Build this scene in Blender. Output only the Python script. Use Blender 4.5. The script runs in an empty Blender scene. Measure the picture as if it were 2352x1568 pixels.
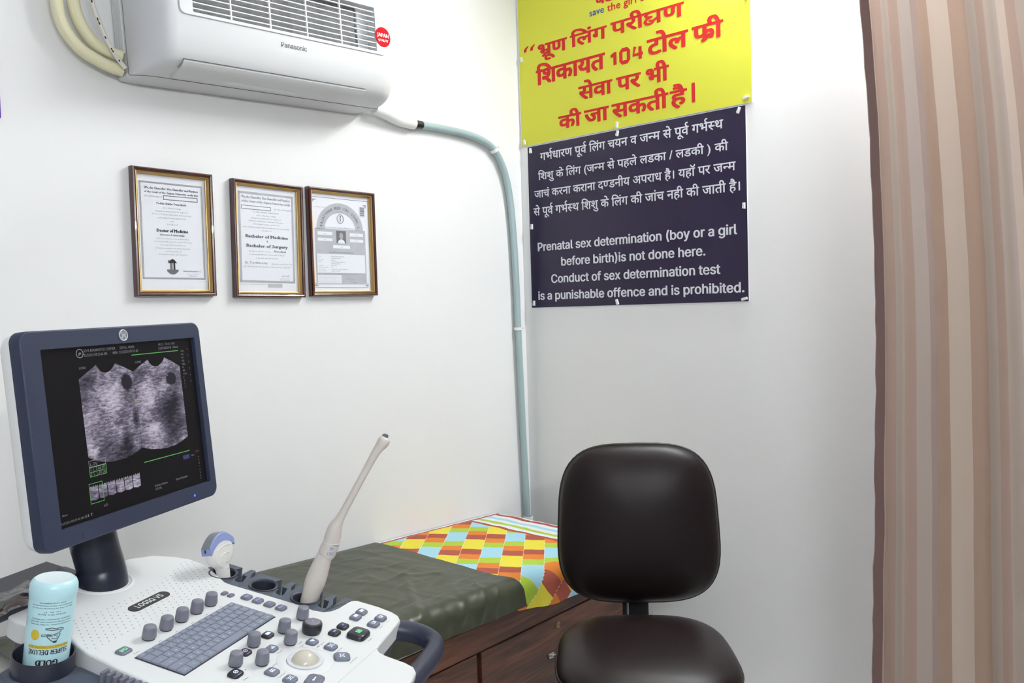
import bpy, bmesh, math, random, re
from mathutils import Vector, Matrix
PI = math.pi
random.seed(7)
S = bpy.context.scene
C = S.collection

# ------------------------------------------------------------------ camera
CAM = Vector((2.0987, -2.5096, 1.47))
FPX, YAW, PITCH, ROLL = 1898.0, 0.7135, -0.0393, -0.0294
_f = Vector((-math.sin(YAW)*math.cos(PITCH), math.cos(YAW)*math.cos(PITCH), math.sin(PITCH)))
_r = Vector((math.cos(YAW), math.sin(YAW), 0)); _u = _r.cross(_f)
RT = _r*math.cos(ROLL) + _u*math.sin(ROLL); UP = -_r*math.sin(ROLL) + _u*math.cos(ROLL)
cd = bpy.data.cameras.new('camera'); cam = bpy.data.objects.new('camera', cd); C.objects.link(cam)
cam.matrix_world = Matrix(((RT.x, UP.x, -_f.x, CAM.x), (RT.y, UP.y, -_f.y, CAM.y), (RT.z, UP.z, -_f.z, CAM.z), (0, 0, 0, 1)))
cd.sensor_width = 36.0; cd.lens = FPX/2352*36; cd.clip_start = 0.02
S.camera = cam
S.view_settings.view_transform = 'Standard'; S.view_settings.look = 'None'
S.view_settings.gamma = 1.0; S.view_settings.exposure = 0.14; S.view_settings.use_curve_mapping = False

# ------------------------------------------------------------------ world and lights
W = bpy.data.worlds.new('world'); S.world = W; W.use_nodes = True
W.node_tree.nodes['Background'].inputs[0].default_value = (0.9, 0.95, 1.0, 1)
W.node_tree.nodes['Background'].inputs[1].default_value = 0.25
# the room is lit by a tube lamp and an added unseen fill tube; their power is set here, the fixtures are built with the room
KEY_TUBE, REAR_FILL = 285.0, 235.0

# ------------------------------------------------------------------ materials
def mat(name, col, rough=0.5, metal=0.0, spec=0.5, emit=None, es=0.0, coat=0.0, bump=None, noise=None, trans=0.0, sheen=0.0):
    m = bpy.data.materials.new(name); m.use_nodes = True
    nt = m.node_tree; b = nt.nodes['Principled BSDF']
    b.inputs['Base Color'].default_value = (*col, 1); b.inputs['Roughness'].default_value = rough
    b.inputs['Metallic'].default_value = metal; b.inputs['Specular IOR Level'].default_value = spec
    b.inputs['Coat Weight'].default_value = coat; b.inputs['Transmission Weight'].default_value = trans
    if emit: b.inputs['Emission Color'].default_value = (*emit, 1); b.inputs['Emission Strength'].default_value = es
    if sheen: b.inputs['Sheen Weight'].default_value = sheen
    tc = nt.nodes.new('ShaderNodeTexCoord')
    if noise:   # (scale, amount) : slight colour variation
        n = nt.nodes.new('ShaderNodeTexNoise'); n.inputs['Scale'].default_value = noise[0]; n.inputs['Detail'].default_value = 6
        nt.links.new(tc.outputs['Object'], n.inputs['Vector'])
        mx = nt.nodes.new('ShaderNodeMix'); mx.data_type = 'RGBA'
        k = noise[1]
        mx.inputs[6].default_value = (*[c*(1-k) for c in col], 1); mx.inputs[7].default_value = (*[min(1, c*(1+k)) for c in col], 1)
        nt.links.new(n.outputs['Fac'], mx.inputs[0]); nt.links.new(mx.outputs[2], b.inputs['Base Color'])
    if bump:    # (scale, strength, distance)
        n2 = nt.nodes.new('ShaderNodeTexNoise'); n2.inputs['Scale'].default_value = bump[0]; n2.inputs['Detail'].default_value = 5
        nt.links.new(tc.outputs['Object'], n2.inputs['Vector'])
        bp = nt.nodes.new('ShaderNodeBump'); bp.inputs['Strength'].default_value = bump[1]; bp.inputs['Distance'].default_value = bump[2]
        nt.links.new(n2.outputs['Fac'], bp.inputs['Height']); nt.links.new(bp.outputs['Normal'], b.inputs['Normal'])
    return m

M = {}
M['wall'] = mat('painted_wall', (0.845, 0.845, 0.84), 0.55, spec=0.3, bump=(9, 0.12, 0.004), noise=(1.3, 0.012))
M['wall_dim'] = mat('dim_wall', (0.34, 0.345, 0.36), 0.6)  # grey darkened for the unseen walls, so reflections of that end stay dark
M['ceiling'] = mat('ceiling_paint', (0.86, 0.865, 0.87), 0.8)
M['floor'] = mat('floor_tile', (0.80, 0.795, 0.785), 0.35, noise=(6, 0.08))
M['ac'] = mat('ac_plastic', (0.65, 0.655, 0.66), 0.42, spec=0.35)
M['ac_grey'] = mat('ac_grille_plate', (0.70, 0.71, 0.73), 0.4)
M['ac_dark'] = mat('ac_coil', (0.15, 0.155, 0.16), 0.55, bump=(180, 0.6, 0.003))
M['black'] = mat('black_plastic', (0.012, 0.012, 0.014), 0.4)
M['ink'] = mat('ink', (0.02, 0.02, 0.025), 0.7)
M['greyink'] = mat('grey_ink', (0.16, 0.165, 0.18), 0.9)
M['paleink'] = mat('pale_ink', (0.40, 0.41, 0.43), 0.9)
M['red'] = mat('red_sticker', (0.46, 0.006, 0.010), 0.7, spec=0.08)
M['white'] = mat('white_plastic', (0.86, 0.86, 0.85), 0.35)
M['foam'] = mat('yellowed_insulation', (0.78, 0.75, 0.50), 0.6, bump=(60, 0.2, 0.002))
M['cable'] = mat('cream_cable', (0.72, 0.69, 0.62), 0.45)
M['hose'] = mat('grey_green_hose', (0.36, 0.47, 0.48), 0.28, bump=(400, 0.25, 0.001))
M['tape'] = mat('black_tape', (0.01, 0.01, 0.011), 0.35)
M['yellow'] = mat('yellow_sign', (0.64, 0.64, 0.055), 0.45, spec=0.3)
M['redlet'] = mat('red_letters', (0.52, 0.020, 0.020), 0.6, spec=0.2)
M['bluelet'] = mat('blue_letters', (0.03, 0.05, 0.22), 0.4)
M['navy'] = mat('navy_sign', (0.018, 0.0115, 0.038), 0.3, spec=0.35)
M['palelet'] = mat('pale_letters', (0.70, 0.70, 0.76), 0.4)
M['purple'] = mat('purple_sign', (0.10, 0.03, 0.33), 0.35)
M['edge'] = mat('board_edge', (0.80, 0.82, 0.84), 0.35)
M['clip'] = mat('clear_white_clip', (0.78, 0.79, 0.80), 0.25)
M['mahog'] = mat('mahogany_frame', (0.055, 0.0120, 0.0095), 0.25, coat=0.5)
M['gold'] = mat('gold_fillet', (0.52, 0.34, 0.12), 0.34, metal=0.8)
M['paper'] = mat('certificate_paper', (0.84, 0.86, 0.92), 0.7)
M['papergrey'] = mat('certificate_grey', (0.50, 0.51, 0.55), 0.8, noise=(30, 0.12))
M['photogrey'] = mat('photo_grey', (0.16, 0.16, 0.17), 0.7)
M['console'] = mat('console_white', (0.78, 0.795, 0.795), 0.38)
M['seam'] = mat('panel_seam', (0.55, 0.55, 0.54), 0.6)
M['dot'] = mat('perforation', (0.22, 0.20, 0.20), 0.8)
M['slate'] = mat('slate_plastic', (0.062, 0.078, 0.110), 0.42, bump=(900, 0.08, 0.0004))
M['slate2'] = mat('dark_slate_plastic', (0.022, 0.025, 0.04), 0.38)
M['bezel'] = mat('monitor_bezel', (0.028, 0.036, 0.066), 0.4, spec=0.35)
M['neck'] = mat('neck_plastic', (0.012, 0.015, 0.028), 0.28)
M['handle'] = mat('handle_plastic', (0.026, 0.030, 0.054), 0.38, spec=0.4)
M['knob'] = mat('knob_grey', (0.19, 0.19, 0.235), 0.42)
M['knobdark'] = mat('knob_dark', (0.022, 0.022, 0.028), 0.3)
M['key'] = mat('key_grey', (0.235, 0.26, 0.33), 0.5)
M['keybed'] = mat('key_well', (0.03, 0.03, 0.042), 0.6)
M['legend'] = mat('key_legend', (0.62, 0.66, 0.72), 0.5)
M['btn'] = mat('button_grey', (0.16, 0.165, 0.215), 0.4)
M['btndark'] = mat('button_dark', (0.022, 0.022, 0.03), 0.28)
M['blue'] = mat('blue_backlight', (0.2, 0.2, 0.5), 0.4, emit=(0.27, 0.30, 1.0), es=0.95)
M['cyan'] = mat('cyan_backlight', (0.5, 0.6, 0.8), 0.4, emit=(0.45, 0.66, 1.0), es=0.95)
M['green'] = mat('green_backlight', (0.2, 0.6, 0.3), 0.4, emit=(0.12, 0.95, 0.30), es=0.9)
M['led'] = mat('blue_power_led', (0.1, 0.1, 0.6), 0.4, emit=(0.08, 0.10, 1.0), es=1.5)
M['ball'] = mat('trackball_ivory', (0.60, 0.57, 0.47), 0.2)
M['ring'] = mat('trackball_ring', (0.68, 0.69, 0.72), 0.35)
M['chrome'] = mat('logo_chrome', (0.62, 0.63, 0.66), 0.3, metal=0.4)
M['probe'] = mat('probe_beige', (0.68, 0.62, 0.565), 0.36)
M['probew'] = mat('probe_offwhite', (0.76, 0.75, 0.72), 0.4)
M['lensgrey'] = mat('lens_grey', (0.20, 0.22, 0.26), 0.45)
M['lensblue'] = mat('lens_blue', (0.26, 0.33, 0.60), 0.4)
M['screen'] = mat('screen_glass', (0.003, 0.003, 0.0035), 0.35, spec=0.10, emit=(0.0055, 0.005, 0.0055), es=1.0)
M['scr_white'] = mat('screen_text', (0.1, 0.1, 0.1), 0.5, emit=(0.12, 0.115, 0.14), es=1.0)
M['scr_green'] = mat('screen_green', (0.05, 0.1, 0.05), 0.5, emit=(0.05, 0.30, 0.035), es=1.0)
M['scr_yel'] = mat('screen_yellow', (0.1, 0.1, 0.02), 0.5, emit=(0.30, 0.24, 0.03), es=1.0)
M['scr_red'] = mat('screen_red', (0.1, 0.02, 0.02), 0.5, emit=(0.16, 0.03, 0.02), es=1.0)
M['scr_blue'] = mat('screen_blue', (0.02, 0.02, 0.1), 0.5, emit=(0.01, 0.013, 0.05), es=1.0)
M['gel'] = mat('gel_bottle_plastic', (0.52, 0.80, 0.85), 0.28, spec=0.5)
M['gelcap'] = mat('gel_bottle_base', (0.80, 0.92, 0.95), 0.4)
M['gold_lab'] = mat('gold_print', (0.62, 0.47, 0.04), 0.5)
M['olive'] = mat('olive_rexine', (0.046, 0.050, 0.030), 0.36, spec=0.32, bump=(5, 0.25, 0.012), noise=(3, 0.06))
M['mattress'] = mat('mattress_cover', (0.5, 0.5, 0.48), 0.8)
M['leather'] = mat('dark_brown_leatherette', (0.0095, 0.0052, 0.0052), 0.40, spec=0.23, bump=(240, 0.16, 0.001))
M['piping'] = mat('leatherette_piping', (0.010, 0.007, 0.007), 0.4)
M['steel'] = mat('brushed_steel', (0.55, 0.55, 0.56), 0.3, metal=0.9)
M['brass'] = mat('dull_brass', (0.30, 0.22, 0.12), 0.4, metal=0.7)
M['hem'] = mat('curtain_hem', (0.165, 0.092, 0.080), 0.7, sheen=0.3)
M['thread'] = mat('pale_thread', (0.75, 0.72, 0.66), 0.8)

def wood_mat():
    m = bpy.data.materials.new('walnut_laminate'); m.use_nodes = True; nt = m.node_tree; b = nt.nodes['Principled BSDF']
    tc = nt.nodes.new('ShaderNodeTexCoord'); mp = nt.nodes.new('ShaderNodeMapping'); mp.inputs['Scale'].default_value = (6, 1.6, 14)
    mp.inputs['Rotation'].default_value = (0.12, 0, 0)
    nt.links.new(tc.outputs['Object'], mp.inputs['Vector'])
    n = nt.nodes.new('ShaderNodeTexNoise'); n.inputs['Scale'].default_value = 2.2; n.inputs['Detail'].default_value = 9; n.inputs['Distortion'].default_value = 1.2
    nt.links.new(mp.outputs[0], n.inputs['Vector'])
    mp2 = nt.nodes.new('ShaderNodeMapping'); mp2.inputs['Scale'].default_value = (30, 4, 160); nt.links.new(tc.outputs['Object'], mp2.inputs['Vector'])
    n2 = nt.nodes.new('ShaderNodeTexNoise'); n2.inputs['Scale'].default_value = 2; n2.inputs['Detail'].default_value = 4; nt.links.new(mp2.outputs[0], n2.inputs['Vector'])
    ad = nt.nodes.new('ShaderNodeMath'); ad.operation = 'MULTIPLY_ADD'; ad.inputs[1].default_value = 0.35
    nt.links.new(n2.outputs['Fac'], ad.inputs[0]); nt.links.new(n.outputs['Fac'], ad.inputs[2])
    cr = nt.nodes.new('ShaderNodeValToRGB'); e = cr.color_ramp.elements
    e[0].position = 0.45; e[0].color = (0.022, 0.0085, 0.0045, 1); e[1].position = 0.9; e[1].color = (0.165, 0.062, 0.032, 1)
    k = e.new(0.66); k.color = (0.075, 0.027, 0.0135, 1)
    nt.links.new(ad.outputs[0], cr.inputs[0]); nt.links.new(cr.outputs[0], b.inputs['Base Color']); b.inputs['Roughness'].default_value = 0.42
    return m
M['wood'] = wood_mat()

def ramp(nt, stops):
    cr = nt.nodes.new('ShaderNodeValToRGB'); cr.color_ramp.interpolation = 'CONSTANT'; e = cr.color_ramp.elements
    while len(e) > 1: e.remove(e[-1])
    e[0].position = 0; e[0].color = (*stops[0][1], 1)
    for p, c in stops[1:]:
        k = e.new(p); k.color = (*c, 1)
    return cr
def math_n(nt, op, a, b=None, c=None):
    n = nt.nodes.new('ShaderNodeMath'); n.operation = op
    for i, x in enumerate((a, b, c)):
        if x is None: continue
        if isinstance(x, (int, float)): n.inputs[i].default_value = x
        else: nt.links.new(x, n.inputs[i])
    return n.outputs[0]
def patch_mat():
    """printed patchwork: diagonal columns of whole and half cells, striped end border (UV in metres: u = x, v = -y)"""
    m = bpy.data.materials.new('patchwork_cotton'); m.use_nodes = True; nt = m.node_tree; b = nt.nodes['Principled BSDF']
    b.inputs['Roughness'].default_value = 0.8; b.inputs['Specular IOR Level'].default_value = 0.2
    uv = nt.nodes.new('ShaderNodeUVMap'); sp = nt.nodes.new('ShaderNodeSeparateXYZ'); nt.links.new(uv.outputs[0], sp.inputs[0])
    x, ny = sp.outputs[0], sp.outputs[1]
    wob = nt.nodes.new('ShaderNodeTexNoise'); wob.inputs['Scale'].default_value = 14; nt.links.new(uv.outputs[0], wob.inputs['Vector'])
    w = math_n(nt, 'MULTIPLY_ADD', wob.outputs['Fac'], 0.020, -0.010)
    p = math_n(nt, 'ADD', math_n(nt, 'MULTIPLY', x, 0.79), math_n(nt, 'MULTIPLY', ny, -0.62))
    t = math_n(nt, 'ADD', math_n(nt, 'MULTIPLY', x, 0.62), math_n(nt, 'MULTIPLY', ny, 0.79))
    pc = math_n(nt, 'DIVIDE', math_n(nt, 'ADD', p, 0.273), 0.066)
    idx = math_n(nt, 'FLOOR', pc)
    tt = math_n(nt, 'ADD', math_n(nt, 'SUBTRACT', t, 0.48), math_n(nt, 'MULTIPLY', idx, 0.19))
    ph = math_n(nt, 'FRACT', math_n(nt, 'DIVIDE', math_n(nt, 'ADD', tt, 56.0), 0.56))
    bl, gr, og, br, ye = (0.36, 0.62, 0.72), (0.39, 0.53, 0.055), (0.66, 0.20, 0.035), (0.36, 0.085, 0.055), (0.73, 0.63, 0.06)
    q = 0.56
    cells = ramp(nt, [(0, bl), (.115/q, gr), (.17/q, og), (.225/q, br), (.28/q, ye), (.395/q, br), (.45/q, og), (.505/q, gr)])
    nt.links.new(ph, cells.inputs[0])
    # dashed white stitches on the long seams
    fr = math_n(nt, 'FRACT', pc)
    near = math_n(nt, 'LESS_THAN', fr, 0.028)
    dash = math_n(nt, 'LESS_THAN', math_n(nt, 'FRACT', math_n(nt, 'MULTIPLY', t, 70)), 0.55)
    st = math_n(nt, 'MULTIPLY', near, dash)
    mx = nt.nodes.new('ShaderNodeMix'); mx.data_type = 'RGBA'; nt.links.new(math_n(nt, 'MULTIPLY', st, 0.8), mx.inputs[0])
    nt.links.new(cells.outputs[0], mx.inputs[6]); mx.inputs[7].default_value = (0.85, 0.85, 0.8, 1)
    # end border
    wh, rd = (0.74, 0.77, 0.78), (0.36, 0.075, 0.05)
    e = math_n(nt, 'MULTIPLY', math_n(nt, 'ADD', math_n(nt, 'SUBTRACT', ny, 0.205), w), 4.0)
    bor = ramp(nt, [(0, gr), (.03, wh), (.085, rd), (.165, wh), (.275, bl), (.37, wh), (.47, gr), (.56, wh), (.66, rd), (.735, wh)])
    nt.links.new(e, bor.inputs[0])
    sel = math_n(nt, 'LESS_THAN', e, 0.735)
    mx2 = nt.nodes.new('ShaderNodeMix'); mx2.data_type = 'RGBA'; nt.links.new(sel, mx2.inputs[0])
    nt.links.new(mx.outputs[2], mx2.inputs[6]); nt.links.new(bor.outputs[0], mx2.inputs[7])
    # wall-side border
    e2 = math_n(nt, 'ADD', x, math_n(nt, 'MULTIPLY', w, 0.5))
    lb = ramp(nt, [(0, wh), (.25, rd), (.5, wh)]); nt.links.new(math_n(nt, 'MULTIPLY', e2, 20), lb.inputs[0])
    mx3 = nt.nodes.new('ShaderNodeMix'); mx3.data_type = 'RGBA'; nt.links.new(math_n(nt, 'LESS_THAN', e2, 0.026), mx3.inputs[0])
    nt.links.new(mx2.outputs[2], mx3.inputs[6]); nt.links.new(lb.outputs[0], mx3.inputs[7])
    nt.links.new(mx3.outputs[2], b.inputs['Base Color'])
    n2 = nt.nodes.new('ShaderNodeTexNoise'); n2.inputs['Scale'].default_value = 18; nt.links.new(uv.outputs[0], n2.inputs['Vector'])
    bp = nt.nodes.new('ShaderNodeBump'); bp.inputs['Strength'].default_value = 0.3; bp.inputs['Distance'].default_value = 0.006
    nt.links.new(n2.outputs['Fac'], bp.inputs['Height']); nt.links.new(bp.outputs['Normal'], b.inputs['Normal'])
    return m
M['patch'] = patch_mat()

def curtain_mat():
    m = bpy.data.materials.new('striped_satin'); m.use_nodes = True; nt = m.node_tree; b = nt.nodes['Principled BSDF']
    b.inputs['Roughness'].default_value = 0.5; b.inputs['Sheen Weight'].default_value = 0.2
    uv = nt.nodes.new('ShaderNodeUVMap'); sp = nt.nodes.new('ShaderNodeSeparateXYZ'); nt.links.new(uv.outputs[0], sp.inputs[0])
    T_, B_, C_, W_, D_, L_ = (0.40, 0.280, 0.225), (0.43, 0.350, 0.290), (0.55, 0.440, 0.360), (0.40, 0.275, 0.205), (0.36, 0.265, 0.225), (0.44, 0.360, 0.315)
    run = [(2, C_), (36, T_), (32, B_), (30, T_), (28, L_), (14, D_), (21, W_), (40, C_), (37, W_), (29, B_), (28, T_), (28, B_), (10, L_), (20, C_), (23, T_), (20, B_), (24, T_), (24, B_), (30, T_), (26, B_)]  # stripes, with fold shade (lilac, dark) and lit cream put into the colours
    tot = sum(a for a, _ in run); p = 0; st = []
    for a, c in run: st.append((p/tot, c)); p += a
    cr = ramp(nt, st)
    nt.links.new(math_n(nt, 'FRACT', math_n(nt, 'DIVIDE', sp.outputs[0], tot/1000)), cr.inputs[0])
    nt.links.new(cr.outputs[0], b.inputs['Base Color'])
    tr = nt.nodes.new('ShaderNodeBsdfTranslucent'); nt.links.new(cr.outputs[0], tr.inputs[0])
    ms = nt.nodes.new('ShaderNodeMixShader'); ms.inputs[0].default_value = 0.22
    nt.links.new(b.outputs[0], ms.inputs[1]); nt.links.new(tr.outputs[0], ms.inputs[2])
    nt.links.new(ms.outputs[0], nt.nodes['Material Output'].inputs[0])
    return m
M['curtain'] = curtain_mat()

def scan_mat():
    """speckled ultrasound picture given off by the screen (UV over the screen, v down)"""
    m = bpy.data.materials.new('ultrasound_picture'); m.use_nodes = True; nt = m.node_tree; b = nt.nodes['Principled BSDF']
    uv = nt.nodes.new('ShaderNodeUVMap')
    mp = nt.nodes.new('ShaderNodeMapping'); mp.inputs['Scale'].default_value = (30, 80, 1); nt.links.new(uv.outputs[0], mp.inputs[0])
    n = nt.nodes.new('ShaderNodeTexNoise'); n.inputs['Scale'].default_value = 1; n.inputs['Detail'].default_value = 8; n.inputs['Roughness'].default_value = 0.65
    n.inputs['Distortion'].default_value = 0.8
    nt.links.new(mp.outputs[0], n.inputs['Vector'])
    n2 = nt.nodes.new('ShaderNodeTexNoise'); n2.inputs['Scale'].default_value = 5.5; n2.inputs['Detail'].default_value = 3; nt.links.new(uv.outputs[0], n2.inputs['Vector'])
    s = math_n(nt, 'ADD', math_n(nt, 'MULTIPLY', n.outputs['Fac'], 0.95), math_n(nt, 'MULTIPLY', n2.outputs['Fac'], 0.75))
    sep = nt.nodes.new('ShaderNodeSeparateXYZ'); nt.links.new(uv.outputs[0], sep.inputs[0])
    def blob(cx, cy, rx, ry, lo, hi, amt):
        dx = math_n(nt, 'DIVIDE', math_n(nt, 'SUBTRACT', sep.outputs[0], cx), rx); dy = math_n(nt, 'DIVIDE', math_n(nt, 'SUBTRACT', sep.outputs[1], cy), ry)
        d = math_n(nt, 'SQRT', math_n(nt, 'ADD', math_n(nt, 'MULTIPLY', dx, dx), math_n(nt, 'MULTIPLY', dy, dy)))
        mr = nt.nodes.new('ShaderNodeMapRange'); mr.inputs[1].default_value = lo; mr.inputs[2].default_value = hi; mr.inputs[3].default_value = amt; mr.inputs[4].default_value = 0
        nt.links.new(d, mr.inputs[0]); return mr.outputs[0]
    for a in ((0.497, 0.235, .034, .05, .7, 1.15, .55), (0.813, 0.255, .036, .04, .7, 1.15, .6), (.80, .5, .10, .19, .3, 1.2, .32), (.30, .58, .07, .09, .2, 1.2, .18),
              (.53, .47, .02, .07, .3, 1.2, .3), (.25, .2, .06, .05, .2, 1.2, .2), (.60, .2, .06, .06, .2, 1.2, .2), (.36, .72, .2, .1, .2, 1.2, .22), (.45, .60, .05, .06, .2, 1.2, .2),
              (.385, .37, .06, .10, .2, 1.3, -.14), (.63, .33, .06, .10, .2, 1.3, -.14), (.42, .57, .025, .06, .2, 1.3, -.2), (.25, .62, .03, .03, .2, 1.3, -.2), (.65, .55, .05, .03, .2, 1.3, -.15)):
        s = math_n(nt, 'SUBTRACT', s, blob(*a))
    cr = nt.nodes.new('ShaderNodeValToRGB'); e = cr.color_ramp.elements
    e[0].position = 0.50; e[0].color = (0.018, 0.016, 0.026, 1); e[1].position = 1.0; e[1].color = (0.60, 0.55, 0.68, 1)
    k = e.new(0.74); k.color = (0.135, 0.120, 0.170, 1)
    nt.links.new(math_n(nt, 'MULTIPLY', s, 0.93), cr.inputs[0])
    b.inputs['Base Color'].default_value = (0.005, 0.005, 0.005, 1); b.inputs['Roughness'].default_value = 0.35; b.inputs['Specular IOR Level'].default_value = 0.15
    nt.links.new(cr.outputs[0], b.inputs['Emission Color']); b.inputs['Emission Strength'].default_value = 0.78
    return m
M['scan'] = scan_mat()

def clear_mat(name, tint, gloss, rough):
    m = bpy.data.materials.new(name); m.use_nodes = True; nt = m.node_tree
    for n in list(nt.nodes):
        if n.type == 'BSDF_PRINCIPLED': nt.nodes.remove(n)
    t = nt.nodes.new('ShaderNodeBsdfTransparent'); t.inputs[0].default_value = (*tint, 1)
    g = nt.nodes.new('ShaderNodeBsdfGlossy'); g.inputs['Roughness'].default_value = rough
    x = nt.nodes.new('ShaderNodeMixShader'); x.inputs[0].default_value = gloss
    nt.links.new(t.outputs[0], x.inputs[1]); nt.links.new(g.outputs[0], x.inputs[2]); nt.links.new(x.outputs[0], nt.nodes['Material Output'].inputs[0])
    return m
M['glass'] = clear_mat('picture_glass', (0.99, 0.99, 0.99), 0.02, 0.03)
M['film'] = clear_mat('clear_film', (0.93, 0.93, 0.93), 0.30, 0.10)

# ------------------------------------------------------------------ mesh tools
class MB:
    def __init__(s): s.v = []; s.f = []; s.m = []; s.uv = None
    def add(s, v, f, mi=0, T=None):
        n = len(s.v)
        s.v += [tuple(T @ Vector(p)) if T else tuple(p) for p in v]
        s.f += [tuple(i+n for i in q) for q in f]; s.m += [mi]*len(f); return s
    def box(s, c, d, mi=0, T=None):
        x, y, z = (k/2 for k in d)
        v = [(c[0]+a*x, c[1]+b*y, c[2]+e*z) for e in (-1, 1) for b in (-1, 1) for a in (-1, 1)]
        return s.add(v, [(0, 2, 3, 1), (4, 5, 7, 6), (0, 1, 5, 4), (2, 6, 7, 3), (0, 4, 6, 2), (1, 3, 7, 5)], mi, T)
    def prism(s, poly, z0, z1, mi=0, T=None, top=None):
        n = len(poly); t = top or poly
        v = [(x, y, z0) for x, y in poly] + [(x, y, z1) for x, y in t]
        f = [tuple(range(n-1, -1, -1)), tuple(range(n, 2*n))] + [(i, (i+1) % n, n+(i+1) % n, n+i) for i in range(n)]
        return s.add(v, f, mi, T)
    def rings(s, loops, mi=0, T=None, cap=(True, True), close=False):
        n = len(loops[0]); v = [p for l in loops for p in l]; f = []
        k = len(loops)
        for a in range(k if close else k-1):
            b = (a+1) % k
            f += [(a*n+i, a*n+(i+1) % n, b*n+(i+1) % n, b*n+i) for i in range(n)]
        if cap[0] and not close: f.append(tuple(range(n-1, -1, -1)))
        if cap[1] and not close: f.append(tuple(range((k-1)*n, k*n)))
        return s.add(v, f, mi, T)
    def lathe(s, prof, seg=24, mi=0, T=None, cap=(True, True)):
        return s.rings([[(r*math.cos(2*PI*i/seg), r*math.sin(2*PI*i/seg), z) for i in range(seg)] for r, z in prof], mi, T, cap)
    def tube(s, path, r, seg=12, mi=0, T=None, cap=(True, True), closed=False, flat=None, up=Vector((0, 0, 1))):
        P = [Vector(p) for p in path]; n = len(P); loops = []
        R = r if isinstance(r, (list, tuple)) else [r]*n
        prev = None
        for i in range(n):
            if closed: d = P[(i+1) % n]-P[i-1]
            else: d = P[min(i+1, n-1)]-P[max(i-1, 0)]
            d.normalize()
            if prev is None:
                a = up if abs(d.dot(up)) < 0.95 else Vector((1, 0, 0))
                x = (a-d*a.dot(d)).normalized()
            else: x = (prev-d*prev.dot(d)).normalized()
            prev = x; y = d.cross(x)
            fl = (flat[i] if isinstance(flat, (list, tuple)) else flat) or 1.0
            loops.append([tuple(P[i]+x*(R[i]*math.cos(2*PI*k/seg))+y*(R[i]*fl*math.sin(2*PI*k/seg))) for k in range(seg)])
        return s.rings(loops, mi, T, cap, closed)
    def build(s, name, mats, parent=None, smooth=None, bevel=None, seg=2, fix=False, sub=0, T=None, ang=35):
        me = bpy.data.meshes.new(name); me.from_pydata(s.v, [], s.f)
        if T: me.transform(T)
        if not isinstance(mats, (list, tuple)): mats = [mats]
        for m in mats: me.materials.append(m)
        me.polygons.foreach_set('material_index', s.m)
        if s.uv:
            l = me.uv_layers.new(name='UVMap')
            for lp in me.loops: l.data[lp.index].uv = s.uv[lp.vertex_index]
        if fix:
            bm = bmesh.new(); bm.from_mesh(me); bmesh.ops.recalc_face_normals(bm, faces=bm.faces); bm.to_mesh(me); bm.free()
        if smooth is not None:
            me.shade_smooth()
            if smooth: me.set_sharp_from_angle(angle=math.radians(smooth))
        me.update()
        o = bpy.data.objects.new(name, me); C.objects.link(o)
        if bevel:
            b = o.modifiers.new('bevel', 'BEVEL'); b.width = bevel; b.segments = seg; b.limit_method = 'ANGLE'; b.angle_limit = math.radians(ang)
        if sub:
            u = o.modifiers.new('sub', 'SUBSURF'); u.levels = sub; u.render_levels = sub
        if parent: o.parent = parent
        return o
def tag(o, label=None, cat=None, group=None, kind=None):
    if label: o['label'] = label
    if cat: o['category'] = cat
    if group: o['group'] = group
    if kind: o['kind'] = kind
    return o
def thing(name, label, cat, mw=None, group=None):
    o = bpy.data.objects.new(name, None); C.objects.link(o); o.empty_display_size = 0.05
    if mw is not None: o.matrix_world = mw
    return tag(o, label, cat, group)
def frame(o, x, y, z):
    x, y, z = Vector(x), Vector(y), Vector(z); o = Vector(o)
    return Matrix(((x.x, y.x, z.x, o.x), (x.y, y.y, z.y, o.y), (x.z, y.z, z.z, o.z), (0, 0, 0, 1)))
def at(u, v, d):      # the point seen at pixel (u, v), d metres in front of the lens
    return CAM + (_f*FPX + RT*(u-1176) - UP*(v-784))*(d/FPX)
def rr(w, h, r, n=5):
    P = []
    for cx, cy, a0 in ((w/2-r, h/2-r, 0), (-w/2+r, h/2-r, PI/2), (-w/2+r, -h/2+r, PI), (w/2-r, -h/2+r, 1.5*PI)):
        P += [(cx+r*math.cos(a0+PI/2*i/n), cy+r*math.sin(a0+PI/2*i/n)) for i in range(n+1)]
    return P
def spline(P, n=8):
    P = [Vector(p) for p in P]; out = []
    for i in range(len(P)-1):
        a, b, c, d = P[max(i-1, 0)], P[i], P[i+1], P[min(i+2, len(P)-1)]
        for k in range(n):
            t = k/n
            out.append(0.5*((2*b)+(c-a)*t+(2*a-5*b+4*c-d)*t*t+(-a+3*b-3*c+d)*t**3))
    return out+[P[-1]]
def spl1(vals, n=8): return [v.x for v in spline([(v, 0, 0) for v in vals], n)]

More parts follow.
